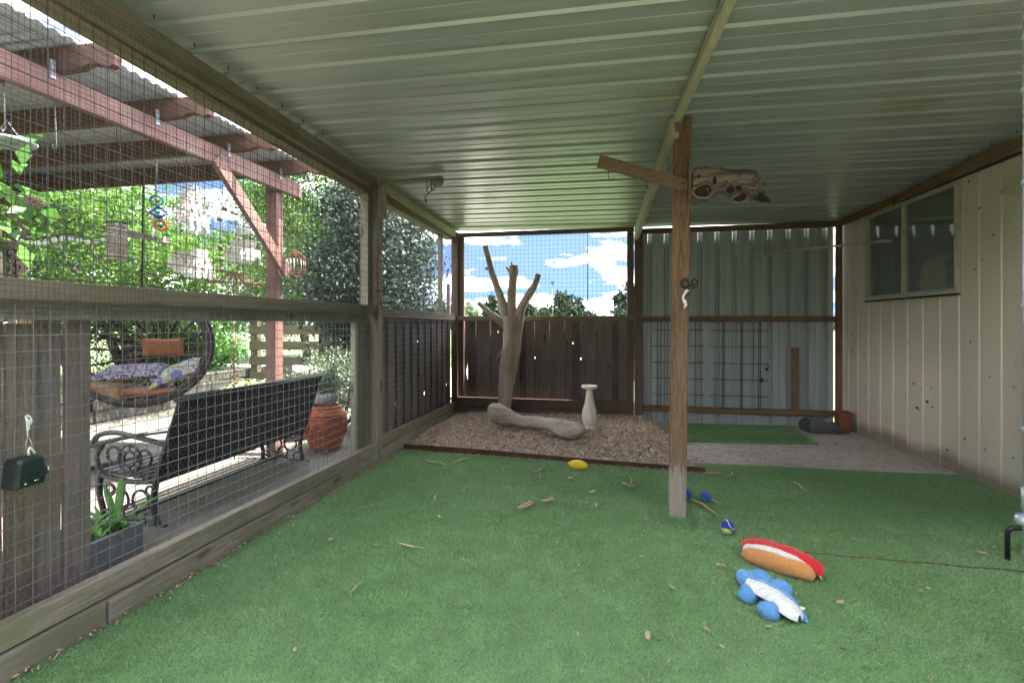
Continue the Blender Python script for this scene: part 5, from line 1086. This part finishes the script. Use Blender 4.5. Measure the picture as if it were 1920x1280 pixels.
# trough in the foreground
tr = thing('grey_trough', 'square grey trough of green weeds just outside the wire near the left', 'planter', (-2.62, 2.0, -.04))
def trough(m, x0, x1, y0, y1, z0, z1, t=.02):
    m.box((x0, y0, z0), (x1, y0 + t, z1)).box((x0, y1 - t, z0), (x1, y1, z1)).box((x0, y0 + t, z0), (x0 + t, y1 - t, z1)).box((x1 - t, y0 + t, z0), (x1, y1 - t, z1)).box((x0 + t, y0 + t, z0), (x1 - t, y1 - t, z0 + .02)); return m
part('box', trough(MB(), -2.78, -2.44, 1.76, 2.20, -.035, .14), 'trough', tr); part('soil', pb(-2.76, -2.46, 1.781, 2.179, -.01, .115), 'soil', tr, bevel=0)
def strap_plant(mb, c, n, L, spread, w_, droop=.6, up=.8):
    for _ in range(n):
        a = random.random() * 2 * PI; l = L * random.uniform(.6, 1.2); h = up * random.uniform(.6, 1.2); k = 5; pts = []
        for i in range(k + 1): t = i / k; pts.append(c + Vector((math.cos(a) * l * spread * t, math.sin(a) * l * spread * t, l * (h * t - droop * t * t))))
        s_ = Vector((-math.sin(a), math.cos(a), 0)); vs = []
        for i, p in enumerate(pts): ww = w_ * math.sin(PI * (.12 + .86 * i / k)); vs += [p - s_ * ww / 2, p + Vector((0, 0, -ww * .15)), p + s_ * ww / 2]
        mb.add(vs, [(i * 3 + j, i * 3 + j + 1, i * 3 + j + 4, i * 3 + j + 3) for i in range(k) for j in range(2)])
    return mb
mb = MB()
for _ in range(9): strap_plant(mb, T(random.uniform(-2.74, -2.5), random.uniform(1.85, 2.15), .11), 9, .16, .8, .018, .5, .9)
strap_plant(mb, T(-2.56, 2.15, .12), 9, .34, .8, .034, .35, .75); part('foliage', mb, 'fresh', tr, bevel=0)
mb = MB(); [limb(mb, [(T(-2.7 + random.uniform(-.05, .05), 1.84 + random.uniform(-.04, .04), .1), .007), (T(-2.7 + random.uniform(-.06, .06), 1.84 + random.uniform(-.05, .05), .2), .006), (T(-2.7 + random.uniform(-.08, .08), 1.83 + random.uniform(-.07, .07), .36), .004)], 6, 3) for _ in range(6)]; part('dry_stalk', rough(mb, .01, 20), 'rustpale', tr, bevel=0)
# small white sign-like pot under bench
solo('white_box', MB().beam((-3.5, 4.33, -.038), (-3.5, 4.33, .12), .22, .16, (0, 1, 0), w2=.26, h2=.2), M['white'], 'small white planter box on the paving behind the bench legs', 'planter', bevel=.004)
solo('garden_rock', rough(MB().ell((-3.4, 4.75, .02), (.28, .22, .14), 18, 12), .05, 5), M['stone'], 'rounded mossy rock beside the terracotta jar', 'rock')
# hose
hz = MB(); limb(hz, [(T(-4.9, 3.4, -.02), .022), (T(-4.9, 4.0, .03), .022), (T(-4.6, 4.5, .05), .022), (T(-4.2, 4.8, .0), .022), (T(-4.0, 5.2, -.02), .022)], 8, 5); limb(hz, [(T(-4.2, 2.9, -.02), .022), (T(-4.2, 3.4, .0), .022), (T(-4.0, 3.9, .0), .022), (T(-3.9, 4.5, -.02), .022)], 8, 5)
solo('black_pipe', hz, M['black'], 'black poly pipe curving over the paving behind the bench', 'pipe')
# ================================================================ RETAINING WALL, UPPER GARDEN
rw = thing('stone_wall', 'low grey rendered stone wall behind the bench below the egg chair', 'wall', (-6.3, 4, -.04))
yy = 1.6; random.seed(4)
for row in range(3):
    yy = .6 + .17 * (row % 2)
    while yy < 8.4:
        L = random.uniform(.5, 1.3); m = pb(-6.45, -6.26 + random.uniform(-.015, .02), yy + .008, yy + L - .008, -.04 + row * .15 + .004, -.04 + (row + 1) * .15 - .004); part('stone', rough(m, .02, 3, row), 'stone', rw, bevel=.012); yy += L
sheet('upper_garden', [(-15, -2), (-6.4, -2), (-6.4, 8.6), (-15, 8.6)], lambda x, y: .36 + .02 * math.sin(x * 2) * math.sin(y * 1.7), M['lawn'], 16, 16)
# egg chair
EC = T(-4.15, 3.74, .99); eR = .54
ec = thing('egg_chair', 'round dark rattan hanging chair under the pergola filled with cushions', 'hanging chair', tuple(EC - T(0, 0, .5)))
nrm = (EYE - EC); nrm.z = 0; nrm.normalize(); nrm = Matrix.Rotation(R(-18), 3, 'Z') @ nrm; nrm.z = .12; nrm.normalize(); eu = Vector((0, 0, 1)).cross(nrm).normalized(); ev = nrm.cross(eu)
def ep(u, v, w_): return EC + eu * u + ev * v + nrm * w_
mb = MB(); mb.tube([ep(eR * math.cos(a), eR * .93 * math.sin(a), .12) for a in np.linspace(0, 2 * PI, 44, endpoint=False)], .028, 9, closed=True); mb.tube([ep(eR * 1.05 * math.cos(a), eR * .98 * math.sin(a), .04) for a in np.linspace(0, 2 * PI, 44, endpoint=False)], .016, 7, closed=True); part('rim', mb, 'rattan', ec, bevel=0)
def esurf(th, ph): return ep(eR * math.cos(th) * math.sin(ph), eR * .93 * math.sin(th) * math.sin(ph), .12 - .55 * math.cos(ph))
mb = MB()
for th in np.linspace(0, 2 * PI, 18, endpoint=False): mb.tube([esurf(th, ph) for ph in np.linspace(.1, PI / 2, 9)], .012, 6)
part('rib', mb, 'rattan', ec, bevel=0)
seg = []; random.seed(12)
for _ in range(900):
    th, ph = random.random() * 2 * PI, math.acos(random.random() * .98); dt_, dp = random.uniform(-.45, .45), random.uniform(-.3, .3); p = None
    for k in range(4):
        q_ = esurf(th + dt_ * k / 3, min(PI / 2, max(.05, ph + dp * k / 3)))
        if p is not None: seg.append([tuple(p), tuple(q_)])
        p = q_
wire_part('weave', seg, .0045, 'rattan', ec)
part('chain', MB().tube([ep(0, eR * .93, .1), T(EC.x, EC.y, 2.6)], .008, 6), 'black', ec, bevel=0)
def cushion(c, u, v, su, sv, th, m, label):
    u, v = Vector(u).normalized(), Vector(v); v = (v - u * v.dot(u)).normalized(); n_ = u.cross(v); mb = MB(); k = 12; vs = []
    for s_ in (1, -1):
        for i in range(k + 1):
            for j in range(k + 1):
                a, b = 2 * i / k - 1, 2 * j / k - 1; h = max(0, (1 - a ** 4) * (1 - b ** 4)) ** .5; pin = 1 - .07 * (1 - a * a) * abs(b) ** 3 - .07 * (1 - b * b) * abs(a) ** 3
                vs.append(c + u * a * su / 2 * (1 - .06 * (1 - b * b)) + v * b * sv / 2 * (1 - .06 * (1 - a * a)) + n_ * s_ * th / 2 * h)
    N1 = (k + 1) ** 2; fs = []
    for i in range(k):
        for j in range(k):
            q_ = (i * (k + 1) + j, (i + 1) * (k + 1) + j, (i + 1) * (k + 1) + j + 1, i * (k + 1) + j + 1); fs += [q_, tuple(N1 + x for x in q_[::-1])]
    mb.add(vs, fs, True); solo('cushion', rough(mb, .01, 6, su), M[m], label, 'cushion', 'cushions in the egg chair')
cushion(ep(.06, .02, -.30), eu, ev + nrm * .2, .36, .17, .09, 'orangefab', 'orange-brown rectangular cushion upright at the back of the egg chair')
cushion(ep(-.13, -.22, -.12), eu * 1.0 + ev * .05, nrm * -1 + ev * .35, .52, .36, .10, 'lilac', 'dark lilac woven cushion lying flat in the left half of the egg chair')
cushion(ep(.24, -.24, -.08), eu + ev * .45, nrm * -1 + ev * .5, .42, .34, .11, 'floral', 'blue, white and yellow floral cushion in the right half of the egg chair')
cushion(ep(-.28, -.36, .0), eu - ev * .25, nrm * -1 + ev * .6, .34, .26, .12, 'tanfab', 'plain tan cushion at the lower left of the egg chair')
cushion(ep(.02, -.40, -.13), eu, nrm * -1 + ev * .1, .60, .40, .08, 'orangefab', 'large thin rust coloured seat pad beneath the other cushions of the egg chair')
# spider plant in black pot on the wall
c = T(-4.0, 5.0, -.16); bp_ = thing('black_pot', 'tall black pot with pale strap-leaved plant behind the bench', 'pot', tuple(c))
part('pot', MB().lathe(c, [(.17, 0), (.19, .3), (.21, .60), (.225, .60), (.225, .66), (.20, .66), (.19, .58), (0, .58)], 30, cap=False), 'black', bp_, bevel=0)
mb = MB(); strap_plant(mb, c + T(0, 0, .60), 130, .42, .85, .022, 1.0, .95); strap_plant(mb, c + T(-.1, -.1, .60), 40, .5, .9, .018, 1.35, .9); part('foliage', mb, 'spider', bp_, bevel=0)
c = T(-3.45, 5.2, -.16); bq = thing('grey_pot', 'low dark grey pot with fine trailing grass right of the black pot', 'pot', tuple(c))
part('pot', MB().lathe(c, [(.15, 0), (.18, .42), (.195, .42), (.195, .47), (.17, .47), (.16, .40), (0, .40)], 26, cap=False), 'stone', bq, bevel=0)
mb = MB(); strap_plant(mb, c + T(0, 0, .42), 150, .30, 1.0, .010, 1.0, .9); part('foliage', mb, 'spider', bq, bevel=0)
# rusty garden stake with an umbrella-shaped top
c = onX(440, 745, -3.35); ct = onX(438, 515, -3.35); rs = thing('rusty_garden_stake', 'rusty spiral iron stake with a flower-like crown in front of the maple', 'garden stake', (c.x, c.y, -.16))
mb = MB(); mb.tube([(c.x, c.y, -.16), (ct.x, ct.y, ct.z - .05)], .007, 6); part('stem', mb, 'rustpale', rs, bevel=0)
mb = MB(); mb.tube([(c.x + .022 * math.cos(a), c.y + .022 * math.sin(a), .2 + a * .0125) for a in np.arange(0, 70, .5)], .0045, 5); part('spiral', mb, 'rust', rs, bevel=0)
for i in range(12):
    a = 2 * PI * i / 12; u = T(math.cos(a), math.sin(a), 0); part('petal', MB().tube(spline([(ct + u * .01 + T(0, 0, .0), 1), (ct + u * .05 + T(0, 0, .01), 1), (ct + u * .12 + T(0, 0, -.06), 1), (ct + u * .19 + T(0, 0, -.075), 1), (ct + u * .23 + T(0, 0, -.05), 1)], 4)[0], .006, 6), 'rustpale', rs, bevel=0)
mb = MB(); mb.ring(ct + T(0, 0, -.19), .05, .005, (.6, -.8, 0), 16, 6).ring(ct + T(.06, .05, -.19), .03, .004, (.6, -.8, 0), 14, 6).ring(ct + T(-.06, -.05, -.19), .03, .004, (.6, -.8, 0), 14, 6); part('scroll', mb, 'rustpale', rs, bevel=0)
# dark curly ornament at left
c = onX(30, 490, -3.0); mb = MB(); random.seed(3)
for _ in range(16): mb.ring(c + T(random.uniform(-.05, .05), random.uniform(-.07, .07), random.uniform(-.06, .06)), random.uniform(.012, .03), .004, (random.uniform(-1, 1), 1, random.uniform(-1, 1)), 12, 5)
mb.tube([(c.x, c.y, -.16), c], .006, 6); solo('curly_iron_ornament', mb, M['black'], 'dark curly iron ornament just above the middle rail near the left edge', 'ornament', base=(c.x, c.y, -.16))
# big-leaved plant at left edge
c = onX(-10, 380, -2.9); bl = thing('broad_leaf_plant', 'climbing plant with large bright green leaves at the extreme left', 'plant', (c.x, c.y, -.16))
mb = MB(); limb(mb, [(T(c.x, c.y, -.16), .015), (T(c.x + .03, c.y, .8), .012), (T(c.x, c.y + .02, 1.6), .010), (c + T(0, 0, .2), .006)], 7, 4); part('stem', mb, 'bark', bl, bevel=0)
P = np.array(c)[None] + np.random.default_rng(2).normal(size=(70, 3)) * np.array([.10, .12, .17]) + np.array([[0, .03, -.02]]); V, Fq = leaf_mesh(P, .055, 1.6, .8); np_mesh('leaves', V, Fq, M['fresh'], bl)
# ---- timber slat fence, its bays
rf_ = thing('slat_fence', 'pale weathered horizontal slat fence in the sun beyond the pergola', 'fence', (-5.2, 8, 0)); random.seed(8)
fa, fb = T(-6.2, 7.6, 0), T(-3.3, 7.9, 0)
for z in (.28, .55, .82, 1.09, 1.34): part('slat', MB().beam(fa + T(0, 0, z), fb + T(0, 0, z + .0), .03, .15), 'moss_x', rf_)
for t in (.02, .45, .60, .98): p = fa.lerp(fb, t); part('post', pb(p.x - .07, p.x + .07, p.y + .03, p.y + .14, -.2, 1.45), 'moss_z', rf_)
# ================================================================ TREES
def tree(name, label, base, h, crown_c, rad, nleaf, clumps, leaf, m, cat='tree', group=None, trunk_r=.09, spread=.28, hollow=.5, elong=1.8, nb=9, seed=1, flat=.6, trunks=1, mesh_trunk=True):
    random.seed(seed); t = thing(name, label, cat, base, group); b = Vector(base); cc = Vector(crown_c)
    P, cl = crown_points(cc, rad, nleaf, clumps, spread, hollow, flat)
    mb = MB()
    for k in range(trunks):
        o_ = Vector((random.uniform(-.15, .15), random.uniform(-.15, .15), 0)) * (k > 0); top = cc + Vector((random.uniform(-.3, .3) * rad[0], random.uniform(-.3, .3) * rad[1], rad[2] * .3)); mid = b.lerp(top, .5) + Vector((random.uniform(-.1, .1), random.uniform(-.1, .1), 0))
        limb(mb, [(b + o_ - Vector((0, 0, .1)), trunk_r * 1.2), (b.lerp(mid, .5) + o_, trunk_r), (mid, trunk_r * .75), (top, trunk_r * .25)], 9, 4)
    for i in range(min(nb * 2, len(cl))):
        e = Vector(cl[i]); s_ = b.lerp(cc, random.uniform(.45, 1.0)); m_ = s_.lerp(e, .5) + Vector((random.uniform(-.1, .1), random.uniform(-.1, .1), .1)) ; limb(mb, [(s_, trunk_r * .35), (m_, trunk_r * .22), (e, trunk_r * .08)], 5, 3)
    part('trunk', mb, 'bark', t, bevel=0)
    V, Fq = leaf_mesh(P, leaf, elong); np_mesh('crown', V, Fq, M[m], t); return t
# bright maples behind the pergola
tree('maple_tree', 'bright green maple spreading behind the ring chime and shell chimes', (-6.9, 6.0, .3), 3, (-7.0, 5.8, 2.15), (1.7, 1.9, 1.15), 46000, 190, .029, 'maple', group='maples beyond the pergola', trunk_r=.06, spread=.19, seed=2, trunks=3, flat=.4)
tree('maple_tree', 'tall bright green maple standing behind the pergola post', (-5.6, 9.2, -.2), 3.5, (-5.9, 9.2, 3.4), (1.7, 1.4, 1.9), 36000, 170, .034, 'maple', group='maples beyond the pergola', trunk_r=.07, spread=.22, seed=5, trunks=2, flat=.45)
tree('maple_tree', 'yellow-green maple at the far left behind the woven feeder', (-9.2, 4.6, .3), 3.5, (-9.4, 4.4, 2.5), (1.5, 2.0, 1.4), 32000, 140, .038, 'maple', group='maples beyond the pergola', trunk_r=.07, spread=.25, seed=9, trunks=2, flat=.45)
tree('shrub', 'green leafy shrub low behind the egg chair', (-7.2, 7.4, .3), 1, (-7.3, 7.3, .85), (1.0, 1.0, .5), 14000, 90, .034, 'fresh', 'shrub', 'shrubs in the upper garden', .02, .14, seed=6)
tree('shrub', 'yellow-green shrub low at the left behind the palings', (-8.4, 3.0, .3), 1, (-8.4, 2.9, .95), (1.0, 1.5, .6), 14000, 80, .04, 'maple', 'shrub', 'shrubs in the upper garden', .02, .16, seed=16)
tree('garden_tree', 'sunlit pale green tree far behind the maples on the left', (-17, 10, 0), 6, (-17, 10, 3.6), (3.6, 4.6, 3.0), 24000, 110, .10, 'maple', group='trees at the back of the garden', trunk_r=.15, spread=.5, seed=21)
tree('garden_tree', 'olive coloured tree behind the slat fence', (-12, 18, 0), 6, (-12, 18, 3.4), (4.2, 2.6, 2.9), 24000, 110, .10, 'olive', group='trees at the back of the garden', trunk_r=.15, spread=.5, seed=22)
tree('garden_tree', 'leafy green tree at the far left beyond the pergola end', (-15, 3.0, 0), 6, (-15, 3.0, 3.0), (2.8, 4.0, 2.7), 20000, 90, .10, 'fresh', group='trees at the back of the garden', trunk_r=.15, spread=.5, seed=23)
# dark evergreen beside the back corner
tree('evergreen_tree', 'tall dark glossy evergreen filling the view left of the back corner', (-4.1, 7.9, -.2), 4, (-4.02, 7.9, 1.8), (1.12, 1.0, 2.05), 60000, 300, .034, 'evergreen', trunk_r=.10, spread=.17, hollow=.35, seed=3, flat=.8, elong=2.1)
# trees on the far side of the paddock
def far(px, py_top, w_px, Yd, name, label, m, seed, n=9000, leaf=.22, cl=70):
    c = onY(px, py_top, Yd); k = Yd / 920.; h = c.z; rw_ = w_px * k / 2 * 1.0
    return tree(name, label, (c.x, Yd, -.2), h, (c.x, Yd, h * .58), (rw_, rw_, h * .40), n, cl, leaf, m, group='trees beyond the back fence', trunk_r=.25, spread=rw_ * .16, hollow=.4, seed=seed, flat=.8, nb=6)
far(1064, 548, 54, 60, 'gum_tree', 'round dark green tree alone on the skyline in the right half of the mesh', 'gum', 31)
far(1098, 580, 34, 62, 'gum_tree', 'low bush right of the round skyline tree', 'gum', 32, 4000)
far(921, 552, 34, 36, 'gum_tree', 'upright dark tree on the skyline seen left of the dead tree limbs', 'gum', 33, 5000, .14, 30)
far(990, 566, 30, 40, 'gum_tree', 'dark tree on the skyline between the dead tree and its right limb', 'gum', 34, 5000, .14, 40)
far(885, 566, 44, 24, 'gum_tree', 'loose leafy bush at the left end of the skyline', 'olive', 35, 4000, .09, 40)
far(1020, 584, 90, 75, 'gum_tree', 'long low band of bush on the skyline under the clouds', 'gum', 36, 6000, .3, 60)
far(1180, 525, 50, 13, 'gum_tree', 'rounded dark tree leaning in behind the right edge of the mesh opening', 'evergreen', 37, 9000, .07, 80)
far(830, 560, 40, 30, 'gum_tree', 'small bush seen through the side mesh near the back corner', 'gum', 38, 4000, .12, 40)
PP = []
for i in range(30):
    x = -95 + i * 8 + random.uniform(-2, 2); y = 110 + random.uniform(-6, 6); h = random.uniform(2.4, 4.6); PP.append(crown_points((x, y, h * .45 - .2), (5, 3, h * .55), 800, 18, .9, .2, .6)[0])
V, Fq = leaf_mesh(np.concatenate(PP), .5, 1.6); o = np_mesh('tree_belt', V, Fq, M['gum']); o['kind'] = 'stuff'; tag(o, 'long low dark belt of trees on the horizon beyond the paddock', 'trees')
c = onY(1036, 532, 45); solo('light_mast', MB().tube([(c.x, 45, -.2), (c.x, 45, c.z)], .05, 8).box((c.x - .16, 44.9, c.z), (c.x + .16, 45.1, c.z + .22)), M['stone'], 'slim light mast far away under the cloud', 'mast')
c = onY(1102, 440, 9); solo('thin_pole', MB().tube([(c.x, 9, -.2), (c.x, 9, 4.0)], .012, 6), M['black'], 'thin dark pole standing close behind the back fence mesh', 'pole')
c = onY(840, 530, 8.2); solo('fence_stake', MB().box((c.x - .03, 8.2, -.2), (c.x + .03, 8.25, 1.9)), M['dark_z'], 'dark stake beyond the side mesh near the back corner', 'stake')

# unseen leafy screen added behind the viewer to block low sky light
random.seed(77); hg = thing('hedge', 'tall dark clipped hedge closing the yard in front of the enclosure', 'hedge', (1, -3.4, -.2))
part('core', rough(MB().box((-7, -4.1, -.2), (9, -3.3, 3.2)), .05, 1), 'bark', hg, bevel=0)
n = 26000; P = np.column_stack([-7.1 + 16.2 * RNG.random(n), np.where(RNG.random(n) < .8, -3.22 + .12 * RNG.random(n), -3.3 - .8 * RNG.random(n)), -.2 + 3.5 * RNG.random(n)]); P[P[:, 1] < -3.3, 2] = 3.25; V, Fq = leaf_mesh(P, .06, 1.6); np_mesh('foliage', V, Fq, M['evergreen'], hg)
